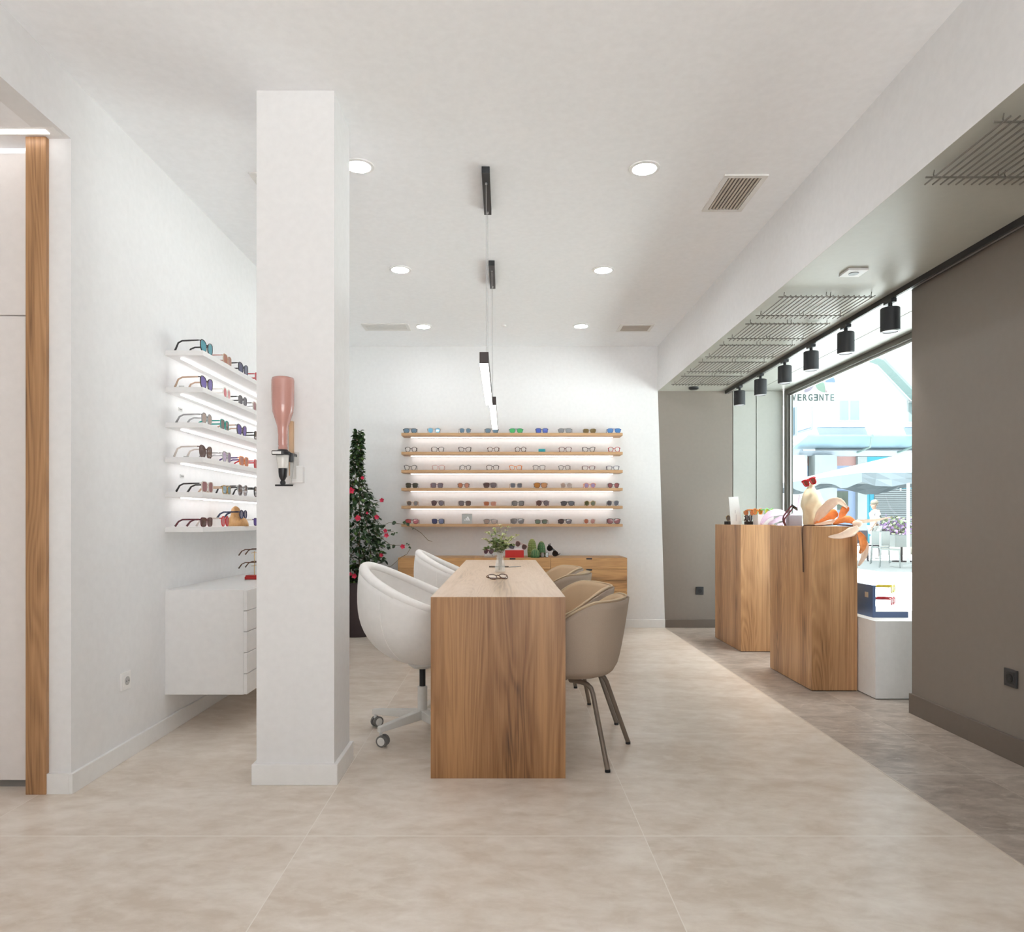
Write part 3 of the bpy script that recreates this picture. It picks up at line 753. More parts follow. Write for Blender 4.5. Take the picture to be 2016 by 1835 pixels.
for r_, row in enumerate(ROWS):
    for i, it in enumerate(row):
        if not it: continue
        px, sh_, f_, l_ = it
        x = (px - VX) * YG / F
        fn = FN.get(f_, f_); ln = LN.get(l_, l_)
        lab = f"{fn} {DESC[sh_]} " + ("clear eyeglasses" if l_ == 'clear' else f"sunglasses, {ln} lenses") + f", {POS[i]} on the {rowname[r_]} oak shelf"
        yaw = R(random.uniform(-3, 3)) + R(-5 if i >= 5 else 5 if i < 3 else 0)
        spectacles((x, YG, ZSH[r_]), yaw, sh_, f_, l_, lab, f"eyewear on the {rowname[r_]} oak shelf", rim=.0023 if l_ != 'clear' else .0026)
# teal block and grey acrylic block with the three-bar mark
o = thing('colour_block', ((1066.9 - VX) * YG / F, YG + .01, ZSH[1]), 'small teal block among the eyeglasses on the second oak shelf', 'block')
B().box(-.035, .035, -.012, .012, 0, .032, bev=.001).build('block_body', mat('teal_block', s2l((0, 150, 160)), .4), o)
o = thing('brand_block', ((919.3 - VX) * YG / F, YG, ZSH[5]), 'grey square acrylic block with three slanted white bars, bottom oak shelf', 'sign')
B().box(-.052, .052, 0, .018, 0, .104, bev=.001).build('block_body', mat('grey_acrylic', s2l((176, 178, 176)), .2), o)
B().prism([(-.052, 0), (.052, 0), (.052, .104), (-.052, .104)], (0, .018, 0), (1, 0, 0), (0, 0, 1), (0, .002, 0)).build('back_edge', mat('acrylic_edge', s2l((120, 124, 122)), .2), o)
mk = B()
for (x0, hh) in ((-.036, .012), (-.014, .028), (.006, .044)):
    mk.prism([(x0, .034 + (.0 if hh > .02 else 0)), (x0 + .017, .034), (x0 + .017 + .0 - (.0), .034), (x0 + .010 - hh * .42 + .004, .034 + hh), (x0 - hh * .42 * .0 - hh * .42 + .0, .034 + hh * .78)], (0, -.0012, 0), (1, 0, 0), (0, 0, 1), (0, .001, 0))
mk.xf(Matrix.Translation((.010, 0, 0)))
mk.build('three_bar_mark', mat('mark_white', (.85, .85, .85), .4), o)

# ---- left wall eyewear, facing the room
LROWS = [
 [(3.80, 'butterfly', 'black', 'teal', None), (4.085, 'square', 'beige', 'terracotta', 'pink'), (4.335, 'butterfly', 'black', 'navy', None), (4.60, 'square', 'red', 'red', None)],
 [(3.80, 'butterfly', 'darkbrown', 'violet', 'beige'), (4.075, 'round', 'white', 'pink', None), (4.325, 'panto', 'grey', 'smoke', 'black'), (4.56, 'square', 'clear', 'rose', 'silver')],
 [(3.80, 'round', 'silver', 'taupe', 'silver'), (4.045, 'square', 'teal', 'greybrown', 'teal'), (4.31, 'butterfly', 'darkbrown', 'violet', 'beige'), (4.585, 'square', 'black', 'black', None)],
 [(3.79, 'butterfly', 'brown', 'brown', 'clear'), (4.075, 'pilot', 'silver', 'lilac', 'silver'), (4.345, 'square', 'orange', 'terracotta', 'purple'), (4.58, 'square', 'red', 'red', None)],
 [(3.81, 'square', 'clear', 'rose', 'black'), (4.075, 'rect', 'gold', 'ice', 'beige'), (4.325, 'butterfly', 'silver', 'smoke', 'black'), (4.585, 'butterfly', 'black', 'black', None)],
 [(3.80, 'rect', 'burgundy', 'brown', None), (4.05, 'round', 'red', 'pink', 'clear'), None, (4.58, 'rect', 'purple', 'violet', 'white')]]
LP = ['nearest', 'second nearest', 'third nearest', 'fourth nearest']
for r_, row in enumerate(LROWS):
    for i, it in enumerate(row):
        if not it: continue
        y, sh_, f_, l_, t_ = it
        fn = FN.get(f_, f_); ln = LN.get(l_, l_)
        lab = f"{fn} {DESC[sh_]} sunglasses, {ln} lenses, {LP[i]} on the {rowname[r_]} left white shelf"
        spectacles((XL + .182, y, ZSH[r_]), R(90 + (3 if i % 2 else -2)), sh_, f_, l_, lab, f"sunglasses on the {rowname[r_]} left white shelf", temple=t_, rim=.0026, wscale=1.08, hscale=1.14)
for (y, r_) in ((3.77, 0), (3.745, 1), (3.80, 3)):
    o = thing('price_tag', (XL + .07, y, ZSH[r_]), 'small clear price tag behind first sunglasses on the %s left white shelf' % rowname[r_], 'tag', 'clear tags on the left shelves')
    B().box(-.014, .014, -.001, .001, 0, .014).build('tag_plate', mat('frosted_tag', (.72, .72, .71), .3, alpha=.7), o)
for (y, r_) in ((3.88, 2), (3.9, 4)):
    o = thing('name_sign', (XL, y, ZSH[r_] + .095), 'small grey name plate on the wall above %s left white shelf' % rowname[r_], 'sign', 'name plates on the left wall')
    B().box(0, .004, -.022, .022, -.009, .009).build('plate', mat('plate_grey', (.62, .62, .61), .4), o)
    B().box(.004, .0045, -.017, .017, -.003, .003).build('lettering', mat('plate_text', (.25, .25, .25), .5), o)
# wooden nose holder with the dark pair on it
WD = wood('turned_wood', 2, (.70, .42, .18), (.55, .30, .12), (.35, .18, .07), .3, seed=3)
o = thing('nose_display', (XL + .13, 4.34, ZSH[5]), 'carved wooden face-shaped glasses holder on the bottom left white shelf', 'display holder')
B().lathe([(.052, 0), (.050, .02), (.042, .045), (.030, .06), (.026, .075), (.027, .09), (.022, .108), (.010, .120), (.002, .123)], n=28, fn=lambda a, z: 1 + (.55 if z < .05 else .1) * max(0, math.cos(a)) ** 2).build('holder_body', WD, o, smooth='all')
M = Matrix.Translation((XL + .18, 4.34, ZSH[5] + .045)) @ Matrix.Rotation(R(90), 4, 'Z')
spectacles((0, 0, 0), 0, 'round', 'navy', 'navy', 'dark blue sunglasses worn by the wooden holder on the bottom left shelf', None, tilt=M, wscale=1.05, rim=.003)

# red-based stand with two pairs on the white cabinet
def holder_stand(loc, rz, label, basem, hs, h, rodm, name='glasses_stand'):
    o = thing(name, loc, label, 'display stand', rz=rz)
    B().box(-.05, .05, -.035, .035, 0, .02, bev=.006).box(-.044, .044, -.03, .03, .02, .026).build('base', basem, o)
    B().tube([(0, 0, .02), (0, 0, h)], .0022, 8).build('rod', rodm, o, smooth=True)
    for z_ in hs: B().tube([(0, -.05, z_), (0, .05, z_)], .002, 6).build('arm', rodm, o, smooth=True)
    return o
GOLD = mat('brass', (.75, .52, .22), .25, metal=1)
REDB = mat('red_lacquer', s2l((188, 40, 38)), .35)
holder_stand((-1.555, 4.40, .755), R(0), 'brass glasses stand with red base on the white cabinet beside the column', REDB, (.085, .165), .175, GOLD)
for z_, l in ((.822, 'lower'), (.902, 'upper')):
    M = Matrix.Translation((-1.49, 4.40, z_)) @ Matrix.Rotation(R(90), 4, 'Z')
    spectacles((0, 0, 0), 0, 'panto', 'tort', 'brown', l + ' tortoiseshell sunglasses on the red-based brass stand by the column', 'sunglasses on the red-based stand', tilt=M)

# ------------------------------------------------------------------ bottle dispenser on the column
PINK = mat('pink_glass', s2l((196, 146, 137)), .22, coat=.5, noise=.05, nscale=6)
bx, by = -.903, 2.885
o = thing('upturned_bottle', (bx, by, 1.41), 'upside-down pink bottle mounted on the front of the white column', 'bottle')
B().lathe([(.017, -.012), (.0185, 0), (.0185, .012), (.017, .014), (.0185, .02), (.019, .06), (.022, .092), (.032, .125), (.041, .152), (.0445, .185), (.0455, .24), (.0455, .282), (.043, .292), (.034, .295), (.01, .288)], n=36).build('glass_body', PINK, o, smooth='all')
o = thing('bottle_dispenser', (bx, by, 1.24), 'black and white bar dispenser holding the pink bottle on the column', 'dispenser')
BL = mat('black_plastic', (.02, .02, .022), .35); GB = mat('clear_plastic', (.70, .69, .66), .12)
B().lathe([(.027, .148), (.030, .150), (.030, .160), (.022, .166), (.019, .170)], n=24).box(-.036, .012, -.034, -.022, .146, .164, bev=.003).box(-.010, .030, -.01, .10, .146, .160, bev=.003).box(.020, .038, .0, .03, .12, .158, bev=.005).build('clamp', BL, o, smooth=True)
B().box(-.032, .004, -.0365, -.034, .149, .160, bev=.001).build('clamp_plate', mat('plate_white', (.82, .82, .81), .4), o)
B().lathe([(.027, .147), (.025, .13), (.021, .10), (.020, .094), (.013, .092)], n=24).build('measure_cup', GB, o, smooth='all')
B().lathe([(.018, .093), (.018, .08), (.016, .06), (.010, .048), (.0075, .044), (.011, .038), (.011, .030), (.004, .026)], n=24).build('nozzle', BL, o, smooth=True)
B().tube([(-.028, -.01, .024), (.044, -.01, .024)], .0038, 8).build('push_bar', BL, o, smooth=True)
B().tube([(.035, .03, .12), (.034, .0, .03), (.034, -.005, .024)], .0015, 6).box(.028, .046, -.012, 0, .026, .031).build('lever', STEEL, o, smooth=True)
B().box(.010, .030, .06, .1148, .055, .15, bev=.003).box(.014, .034, .108, .1148, .04, .17, bev=.002).build('wall_bracket', mat('bracket_grey', (.66, .65, .63), .45), o)
o = thing('wooden_batten', (bx + .004, 2.9895, 1.33), 'slim pale wooden batten on the column behind the pink bottle', 'batten')
B().box(-.008, .008, -.010, .0105, -.02, .21).build('batten_body', wood('batten_wood', 2, (.8, .58, .38), (.7, .48, .3), (.5, .33, .2), .5, seed=14), o)
o = thing('junction_box', (-.868, 3.0, 1.325), 'white square junction box on the column beside the dispenser', 'box')
B().box(-.028, .022, -.03, -.0001, -.045, .022, bev=.002).build('box_body', TRIMW, o)
B().box(-.031, .025, -.034, -.030, .018, .026, bev=.001).build('lid', TRIMW, o)

# ------------------------------------------------------------------ things on the table
def leaf(b, p, d, up, l, w_, bend=.25):
    d = d.normalized(); s_ = d.cross(up)
    if s_.length < 1e-4: s_ = d.orthogonal()
    s_.normalize(); n = s_.cross(d).normalized()
    A = b.bm.verts.new(p)
    m1 = [b.bm.verts.new(p + d * l * t + s_ * w_ * k * q + n * l * (-bend * t * t + .08 * abs(k) * q)) for t, q in ((.3, .85), (.62, 1.0), (.88, .55)) for k in (-1, 0, 1)]
    E = b.bm.verts.new(p + d * l - n * l * bend)
    f = b.bm.faces.new
    f((A, m1[0], m1[1])); f((A, m1[1], m1[2]))
    for r_ in (0, 3):
        f((m1[r_], m1[r_ + 3], m1[r_ + 4], m1[r_ + 1])); f((m1[r_ + 1], m1[r_ + 4], m1[r_ + 5], m1[r_ + 2]))
    f((m1[6], E, m1[7])); f((m1[7], E, m1[8]))
def rv(rng):
    while 1:
        v = Vector((rng.uniform(-1, 1), rng.uniform(-1, 1), rng.uniform(-1, 1)))
        if .1 < v.length < 1: return v.normalized()
vx, vy = -.0245, 4.53
GLASSV = mat('vase_glass', (.94, .96, .96), .04, alpha=.20, coat=.6)
o = thing('glass_vase', (vx, vy, TZ), 'clear glass carafe vase with sprigs standing on the oak table', 'vase')
B().lathe([(.030, .0), (.033, .004), (.0335, .03), (.030, .06), (.023, .09), (.0185, .112), (.019, .125), (.017, .125), (.0165, .112), (.021, .09), (.028, .06), (.0315, .03), (.030, .008), (.01, .006)], n=32).build('vase_body', GLASSV, o, smooth='all')
B().lathe([(.0285, .0065), (.0305, .02), (.0275, .058), (.004, .059)], n=24).build('water', mat('water', (.88, .92, .90), .02, alpha=.16), o, smooth='all')
rng = random.Random(3)
st = thing('sprig_bouquet', (vx, vy, TZ + .02), 'loose bouquet of pale green and olive leafy sprigs in vase', 'flowers')
STEM = mat('sprig_stem', s2l((120, 104, 74)), .7)
GA = mat('sprig_leaf', s2l((108, 128, 72)), .6, noise=.25, nscale=40); GBt = mat('sprig_leaf_pale', s2l((196, 204, 150)), .6, noise=.15, nscale=40)
sb = B(); la = B(); lb = B()
ends = [(-.10, .21), (-.04, .27), (.02, .24), (.05, .285), (.075, .22), (.085, .17), (-.095, .14), (-.055, .19), (0, .3), (.11, .24), (-.02, .2), (.04, .16), (-.075, .255), (.03, .2)]
for (ex, ez) in ends:
    ey = rng.uniform(-.05, .05)
    a = Vector((rng.uniform(-.012, .012), rng.uniform(-.012, .012), -.008)); m_ = Vector((ex * .12, ey * .12, .1)); e = Vector((ex, ey, ez - .02))
    pts = [a.lerp(m_, t / 4) for t in range(4)] + [m_.lerp(e, t / 6) + Vector((0, 0, .02 * math.sin(PI * t / 6))) for t in range(7)]
    sb.tube(pts, .0012, 5)
    for k, p in enumerate(pts[5:]):
        for q in range(5 if ez < .24 else 3):
            v = rv(rng); v.z = abs(v.z) * .5 + .1
            tgt = lb if (ez > .20 and (ex > 0 or k > 3)) or rng.random() < .2 else la
            leaf(tgt, p + rv(rng) * .004, v, Vector((0, 0, 1)) + rv(rng) * .6, rng.uniform(.016, .030), rng.uniform(.006, .011))
sb.build('stems', STEM, st); la.build('green_leaves', GA, st); lb.build('pale_leaves', GBt, st)
M = Matrix.Translation((-.022, 3.97, TZ + .0025)) @ Matrix.Rotation(R(25), 4, 'Z') @ Matrix.Rotation(R(-62), 4, 'X')
spectacles((0, 0, 0), 0, 'panto', 'tort', 'clear', 'dark tortoiseshell eyeglasses folded on the oak table before the vase', None, tilt=M, rim=.0028, wscale=1.05, fold=True)
o = thing('pointed_tool', (.0, 5.02, TZ), 'flat grey pointed blade-like tool lying behind the vase', 'tool')
B().prism([(.03, -.035), (.05, .02), (.125, .05), (.06, -.005)], (0, 0, 0), (1, 0, 0), (0, 1, 0), (0, 0, .004)).build('blade', mat('matt_grey', s2l((150, 152, 148)), .4, metal=.4), o)
B().box(-.105, .035, -.022, -.004, 0, .009, bev=.002).build('handle', mat('dark_grip', s2l((96, 88, 80)), .5), o)

# ------------------------------------------------------------------ things on the sideboard
ZC2 = .754
RB = mat('red_box', s2l((196, 40, 34)), .45)
o = thing('red_box', (.105, 7.03, ZC2), 'bright red box with a white inner edge on the oak cabinet', 'box')
B().box(-.092, .092, -.045, .045, 0, .072, bev=.001).build('box_body', RB, o)
B().box(-.088, .088, .012, .044, .072, .088).box(-.088, .088, .040, .046, .088, .125).build('white_insert', TRIMW, o)
M = Matrix.Translation((.04, 7.02, ZC2 + .098)) @ Matrix.Rotation(R(20), 4, 'Z') @ Matrix.Rotation(R(-25), 4, 'X') @ Matrix.Rotation(R(20), 4, 'Y')
spectacles((0, 0, 0), 0, 'rect', 'navy', 'smoke', 'navy framed sunglasses lying on top of the red box', None, tilt=M)
M = Matrix.Translation((.16, 7.04, ZC2 + .092)) @ Matrix.Rotation(R(-20), 4, 'Z') @ Matrix.Rotation(R(24), 4, 'Y')
spectacles((0, 0, 0), 0, 'pilot', 'pink', 'brown', 'pale pink framed sunglasses tilted at the right of red box', None, tilt=M)
M = Matrix.Translation((-.125, 6.98, ZC2 + .028)) @ Matrix.Rotation(R(38), 4, 'Z')
spectacles((-.16, 7.0, ZC2), R(-32), 'cat', 'burgundy', 'mauve', 'dark red cat-eye sunglasses on oak cabinet left of vase', None, tilt=Matrix.Translation((-.155, 7.0, ZC2 + .035)) @ Matrix.Rotation(R(-38), 4, 'Z') @ Matrix.Rotation(R(-12), 4, 'X'))
tr = thing('acrylic_riser', (-.15, 7.04, ZC2), 'small clear riser under the dark red sunglasses on oak cabinet', 'display stand')
B().box(-.045, .06, -.03, .05, 0, .032, bev=.002).build('riser_body', mat('acrylic', (.85, .87, .87), .05, alpha=.25), tr)
def cactus(x, y, r_, h, label, c, ribs=12):
    o = thing('cactus', (x, y, ZC2), label, 'cactus', 'ornamental cacti on the oak cabinet')
    pr = []
    for k in range(11):
        t = math.sin(k / 10 * PI / 2); z_ = h * t
        pr.append((max(.002, r_ * (.86 + .14 * min(1, t * 3)) * max(0, 1 - t ** (3.4 if h > .12 else 2.4)) ** .5), z_))
    B().lathe(pr, n=ribs * 4, fn=lambda a, z: 1 + .09 * math.cos(ribs * a)).build('ribbed_body', c, o, smooth='all')
    sp = B()
    for k in range(ribs):
        a = 2 * PI * k / ribs
        for j in range(2, 10):
            rr, z_ = pr[j]; rr *= 1.1
            sp.ball((rr * math.cos(a), rr * math.sin(a), z_), .0022, 5)
    s_ = sp.build('spines', mat('spine', s2l((214, 206, 150)), .7), o)
CA = mat('cactus_olive', s2l((116, 130, 66)), .6, noise=.2); CB = mat('cactus_green', s2l((70, 112, 70)), .6, noise=.2)
def sx(px, Y=7.05): return (px - VX) * Y / F
cactus(sx(1047.5), 7.06, .043, .185, 'tall pale olive cactus on the oak cabinet beside the red box', CA, 16)
cactus(sx(1053.5, 7.0), 6.985, .045, .088, 'small round green cactus in front of the tall olive one', CB, 12)
cactus(sx(1066, 7.1), 7.12, .040, .158, 'medium dark green cactus behind black sunglasses on oak cabinet', CB, 12)
M = Matrix.Translation((sx(1083), 7.0, ZC2 + .045)) @ Matrix.Rotation(R(-10), 4, 'Z') @ Matrix.Rotation(R(44), 4, 'Y') @ Matrix.Rotation(R(8), 4, 'X')
spectacles((0, 0, 0), 0, 'pilot', 'black', 'black', 'black sunglasses leaning sideways against cactus on the oak cabinet', None, tilt=M, rim=.0035, wscale=1.05)
spectacles((sx(1072), 6.99, ZC2), R(25), 'round', 'tort', 'greybrown', 'brown sunglasses low on the oak cabinet between cactus and black pair', None, wscale=.8)

# ------------------------------------------------------------------ climbing plant in its pot
pxc, pyc = -1.44, 6.93
o = thing('plant_pot', (pxc, pyc, 0), 'large dark brown conical plant pot behind the column', 'pot')
POT = mat('pot_plum', s2l((62, 50, 52)), .55)
B().lathe([(.17, 0), (.182, .012), (.190, .05), (.205, .25), (.215, .50), (.217, .525), (.205, .525), (.195, .49), (.04, .488)], n=48).build('pot_body', POT, o, smooth=True)
B().lathe([(.196, .489), (.19, .50), (.05, .505)], n=32).build('soil', mat('soil', (.03, .02, .015), .95), o)
o = thing('climbing_plant', (pxc, pyc, .50), 'tall dark green climbing plant with pink flowers in brown pot', 'plant')
LEAF = mat('dark_leaf', s2l((46, 70, 40)), .42, noise=.35, nscale=12, spec=.5); LEAF2 = mat('fresh_leaf', s2l((82, 112, 52)), .45, noise=.3, nscale=12)
FLW = mat('pink_flower', s2l((206, 44, 78)), .55); VINE = mat('vine', s2l((98, 84, 56)), .7)
rng = random.Random(11)
def rad_at(z_):    # foliage half-width above the pot
    for (z0, r0), (z1, r1) in zip(((0, .20), (.12, .26), (.35, .30), (.6, .235), (.85, .17), (1.0, .10), (1.15, .055), (1.46, .035)), ((.12, .26), (.35, .30), (.6, .235), (.85, .17), (1.0, .10), (1.15, .055), (1.46, .035), (1.5, .02))):
        if z0 <= z_ <= z1: return lerp(r0, r1, (z_ - z0) / (z1 - z0))
    return .02
fa = B(); fb2 = B(); vn = B()
def cxz(z_): return -.03 - .06 * 0 + (.04 * sm((z_ - .9) / .5)), 0
for k in range(2700):
    z_ = 1.5 * (rng.random() ** 1.25)
    R0 = rad_at(z_); a = rng.uniform(0, 2 * PI); rr = R0 * math.sqrt(rng.uniform(.25, 1)) * rng.uniform(.8, 1.12)
    ox_, _ = cxz(z_)
    p = Vector((ox_ + rr * math.cos(a), rr * math.sin(a), z_))
    if p.x < -.27 or p.y > .38: continue
    d = Vector((math.cos(a), math.sin(a), rng.uniform(-.6, .5))) + rv(rng) * .6
    l = rng.uniform(.035, .062) * (.75 if z_ > .95 else 1)
    leaf(fb2 if rng.random() < .16 else fa, p, d, Vector((0, 0, 1)) + rv(rng) * .5, l, l * .36, .3)
for q in range(7):
    a0 = q * .9; pts = []
    for k in range(30):
        z_ = 1.46 * k / 29; r0 = rad_at(z_) * .55; a = a0 + z_ * 4
        pts.append((cxz(z_)[0] + r0 * math.cos(a), r0 * math.sin(a), z_))
    vn.tube(pts, .0035, 5)
vn.tube([(0.02, 0, 0), (.02, 0, 1.2)], .005, 6)
flowers = []
def W2(px, py, Y=6.85):
    v = at(px, py, Y); return Vector((v.x - pxc, v.y - pyc, v.z - .5))
tend = [([(742, 1022), (752, 1036), (766, 1029), (786, 1031), (803, 1034), (815, 1040), (830, 1050), (843, 1064), (851, 1066)], [(748, 1034, .05), (756, 1032, .05), (772, 1031, .045), (800, 1030, .04), (813, 1038, .03)]),
        ([(738, 1050), (752, 1060), (768, 1072), (780, 1074), (796, 1073), (804, 1073), (809, 1078), (801, 1091), (790, 1097), (770, 1115), (752, 1118)], [(758, 1068, .045), (765, 1072, .05), (779, 1074, .035), (803, 1071, .022), (807, 1077, .022)]),
        ([(735, 1045), (748, 1050), (762, 1048), (775, 1046)], [(746, 1050, .035), (770, 1052, .03), (765, 1045, .025), (778, 1048, .022)]),
        ([(738, 1030), (728, 1000), (741, 990), (751, 986)], [(742, 992, .03)]),
        ([(735, 1085), (748, 1095), (755, 1102)], [(752, 1101, .035), (744, 1104, .03)])]
for pts, lv in tend:
    vn.tube([W2(*p) for p in pts], .0022, 5)
    for (x_, y_, l) in lv:
        for q in range(2):
            leaf(fa, W2(x_, y_) + rv(rng) * .006, Vector((rng.uniform(-1, 1), -.3, rng.uniform(-.6, .4))), Vector((0, -1, .3)) + rv(rng) * .4, l, l * .40, .2)
fa.build('dark_leaves', LEAF, o, smooth=True); fb2.build('fresh_leaves', LEAF2, o, smooth=True); vn.build('vines', VINE, o, smooth=True)
for (x_, y_, s_) in ((692, 966, .036), (752, 985, .026), (705, 1020, .034), (742, 1018, .028), (759, 1045, .024), (761, 1054, .028), (793, 1076, .028), (751, 1093, .024), (714, 941, .020), (723, 1010, .016), (698, 1134, .028), (690, 1130, .02)):
    c = W2(x_, y_, 6.62 if x_ < 745 else 6.83); f = B(); ph = rng.random() * 3
    for k in range(5):
        a = ph + 2 * PI * k / 5
        leaf(f, c, Vector((math.cos(a), -.35, math.sin(a))), Vector((0, -1, 0)), s_, s_ * .36, -.1)
    f.ball(c + Vector((0, -.003, 0)), s_ * .14, 6)
    f.build('flower', FLW, o, smooth=True)

# ------------------------------------------------------------------ pedestals
def pedestal(x0, x1, y0, y1, h, m, label, lip=True):
    o = thing('pedestal', ((x0 + x1) / 2, (y0 + y1) / 2, 0), label, 'pedestal')
    a, b = (x1 - x0) / 2, (y1 - y0) / 2
    B().box(-a + .006, a - .006, -b + .006, b - .006, 0, .006).build('recessed_foot', BLACK, o)
    B().box(-a, a, -b, b, .005, h, bev=.001).build('pedestal_body', m, o)
    return o
PZ = 1.082
pedestal(2.02, 2.32, 4.633, 5.357, PZ, OAKP, 'nearer tall oak pedestal carrying the orange flower by the window')
pedestal(2.02, 2.32, 6.02, 6.75, PZ + .002, OAKP, 'farther tall oak pedestal with white card, behind the first')
pedestal(2.326, 2.86, 4.42, 5.15, .49, TRIMW, 'low white pedestal in the window beside the taupe wall')

# blue two-tier glasses display
NAVY = mat('navy_lacquer', s2l((84, 104, 140)), .35); BLUE = NAVY
o = thing('blue_display', (2.52, 4.70, .49), 'L-shaped blue eyewear display on the low white pedestal', 'display stand')
B().box(-.125, -.105, -.115, .16, 0, .208, bev=.001).build('upright_panel', NAVY, o)
B().box(-.105, .106, -.115, .16, 0, .036, bev=.001).build('base_tray', NAVY, o)
B().box(-.103, .104, -.113, .158, .0361, .040).build('white_mat', TRIMW, o)
B().box(-.1265, -.125, -.06, -.018, .125, .160).build('name_label', mat('label_cream', s2l((214, 200, 182)), .4), o)
wr = mat('wire_thin', (.5, .45, .4), .3, metal=.6)
B().tube([(-.09, -.04, .038), (-.09, -.04, .185)], .0018, 6).tube([(-.09, -.04, .183), (-.02, -.04, .183)], .0018, 6).tube([(-.09, -.04, .105), (-.02, -.04, .105)], .0018, 6).build('wire_stand', wr, o)
for z_, f_, l_, lab in ((.642, 'yellow', 'yellow', 'round yellow sunglasses, upper pair on the blue display'), (.562, 'red', 'red', 'round red sunglasses, lower pair on the blue display')):
    spectacles((0, 0, 0), 0, 'round', f_, l_, lab, 'pairs on the blue display', temple=f_, rim=.0036, tilt=Matrix.Translation((2.575, 4.67, z_)) @ Matrix.Rotation(R(50), 4, 'Z'), wscale=.95)

# ------------------------------------------------------------------ front pedestal: sculpture, giant flower, sunglasses
CREAM = mat('cream_plaster', s2l((226, 214, 184)), .6, noise=.10, nscale=14)
o = thing('cream_sculpture', (2.185, 5.02, PZ), 'lumpy cream draped sculpture on the nearer oak pedestal', 'sculpture')
pr = [(.045, 0), (.052, .02), (.054, .06), (.056, .09), (.062, .12), (.070, .145), (.069, .17), (.062, .20), (.055, .225), (.040, .25), (.026, .268), (.022, .28), (.026, .292), (.024, .302), (.008, .306)]
B().lathe(pr, n=48, fn=lambda a, z: 1 + .06 * math.sin(3 * a + z * 22) + .035 * math.sin(7 * a - z * 40) + .04 * math.sin(2 * a + 60 * z)).build('sculpture_body', CREAM, o, smooth='all')
M = Matrix.Translation((2.155, 4.955, PZ + .288)) @ Matrix.Rotation(R(-35), 4, 'Z') @ Matrix.Rotation(R(-18), 4, 'Y') @ Matrix.Rotation(R(35), 4, 'X')
spectacles((0, 0, 0), 0, 'square', 'red', 'redbrown', 'glossy red sunglasses perched on top of the cream sculpture', None, tilt=M, rim=.006, wscale=.62, fold=True)
o = thing('grey_cube', (2.20, 5.29, PZ), 'small grey block at the back of the nearer oak pedestal', 'block')
B().box(-.075, .022, -.03, .03, 0, .078, bev=.001).build('block_body', mat('block_grey', s2l((150, 146, 158)), .6), o)
# standing sunglasses: temples down-left on the pedestal, lenses up
def frame_mat(origin, xdir, ydir):
    x = Vector(xdir).normalized(); y = Vector(ydir); y = (y - x * y.dot(x)).normalized(); z_ = x.cross(y)
    m_ = Matrix((x, y, z_)).transposed().to_4x4(); return Matrix.Translation(origin) @ m_
M = frame_mat(at(1571, 1003, 5.13), (.35, .75, -.12), (-.62, .1, -.80))
spectacles((0, 0, 0), 0, 'panto', 'black', 'black', 'black sunglasses with red temples standing upright beside cream sculpture', None, temple='burgundy', tilt=M, rim=.0036, wscale=1.15)

def petal(b, path, widths, cup=.25, up=None, nseg=7, thick=.0022, twist=0):
    """curved strip with a cupped section along world points"""
    pts = [Vector(p) for p in path]
    # resample
    P = []
    K = 14
    for k in range(K):
        t = k / (K - 1) * (len(pts) - 1); i = min(int(t), len(pts) - 2); f = t - i
        p0 = pts[max(i - 1, 0)]; p1 = pts[i]; p2 = pts[i + 1]; p3 = pts[min(i + 2, len(pts) - 1)]
        q = .5 * ((2 * p1) + (p2 - p0) * f + (2 * p0 - 5 * p1 + 4 * p2 - p3) * f * f + (-p0 + 3 * p1 - 3 * p2 + p3) * f ** 3)
        wt = k / (K - 1) * (len(widths) - 1); wi = min(int(wt), len(widths) - 2); wf = wt - wi
        P.append((q, lerp(widths[wi], widths[wi + 1], wf)))
    rows = [[], []]
    for k, (q, w_) in enumerate(P):
        d = (P[min(k + 1, K - 1)][0] - P[max(k - 1, 0)][0]).normalized()
        u = Vector(up or (0, -1, .2)); s_ = d.cross(u).normalized(); n = s_.cross(d).normalized()
        for si, off in ((0, 0), (1, -thick)):
            rows[si].append([b.bm.verts.new(q + s_ * (w_ * (2 * j / (nseg - 1) - 1)) + n * (off + w_ * cup * ((2 * j / (nseg - 1) - 1) ** 2) + .0016 * math.sin(j * 2.4 + k * .5)) + s_ * ((1 if j == nseg - 1 else -1 if j == 0 else 0) * w_ * .09 * math.sin(k * 2.7 + w_ * 900))) for j in range(nseg)])
    for si in (0, 1):
        for k in range(K - 1):
            for j in range(nseg - 1):
                a = rows[si]; b.bm.faces.new((a[k][j], a[k][j + 1], a[k + 1][j + 1], a[k + 1][j]))
    def seam(A, Bq):
        for k in range(len(A) - 1): b.bm.faces.new((A[k], A[k + 1], Bq[k + 1], Bq[k]))
    seam([r_[0] for r_ in rows[0]], [r_[0] for r_ in rows[1]]); seam([r_[-1] for r_ in rows[0]], [r_[-1] for r_ in rows[1]])
    seam(rows[0][0], rows[1][0]); seam(rows[0][-1], rows[1][-1])
PEACH = mat('petal_peach', s2l((255, 224, 202)), .7, noise=.06, nscale=60); ORG = mat('petal_orange', s2l((248, 150, 84)), .65, noise=.15, nscale=50)
fo = Vector((2.30, 4.66, PZ))
o = thing('giant_fabric_flower', tuple(fo), 'giant orange and peach fabric flower draped over nearer pedestal corner', 'artificial flower')
def pt_(px, py, Y=4.68): return at(px, py, Y) - fo
def pet(m_, pts, ws, **k):
    b = B(); petal(b, [pt_(*p) for p in pts], ws, **k); b.build('petal', m_, o, smooth='all')
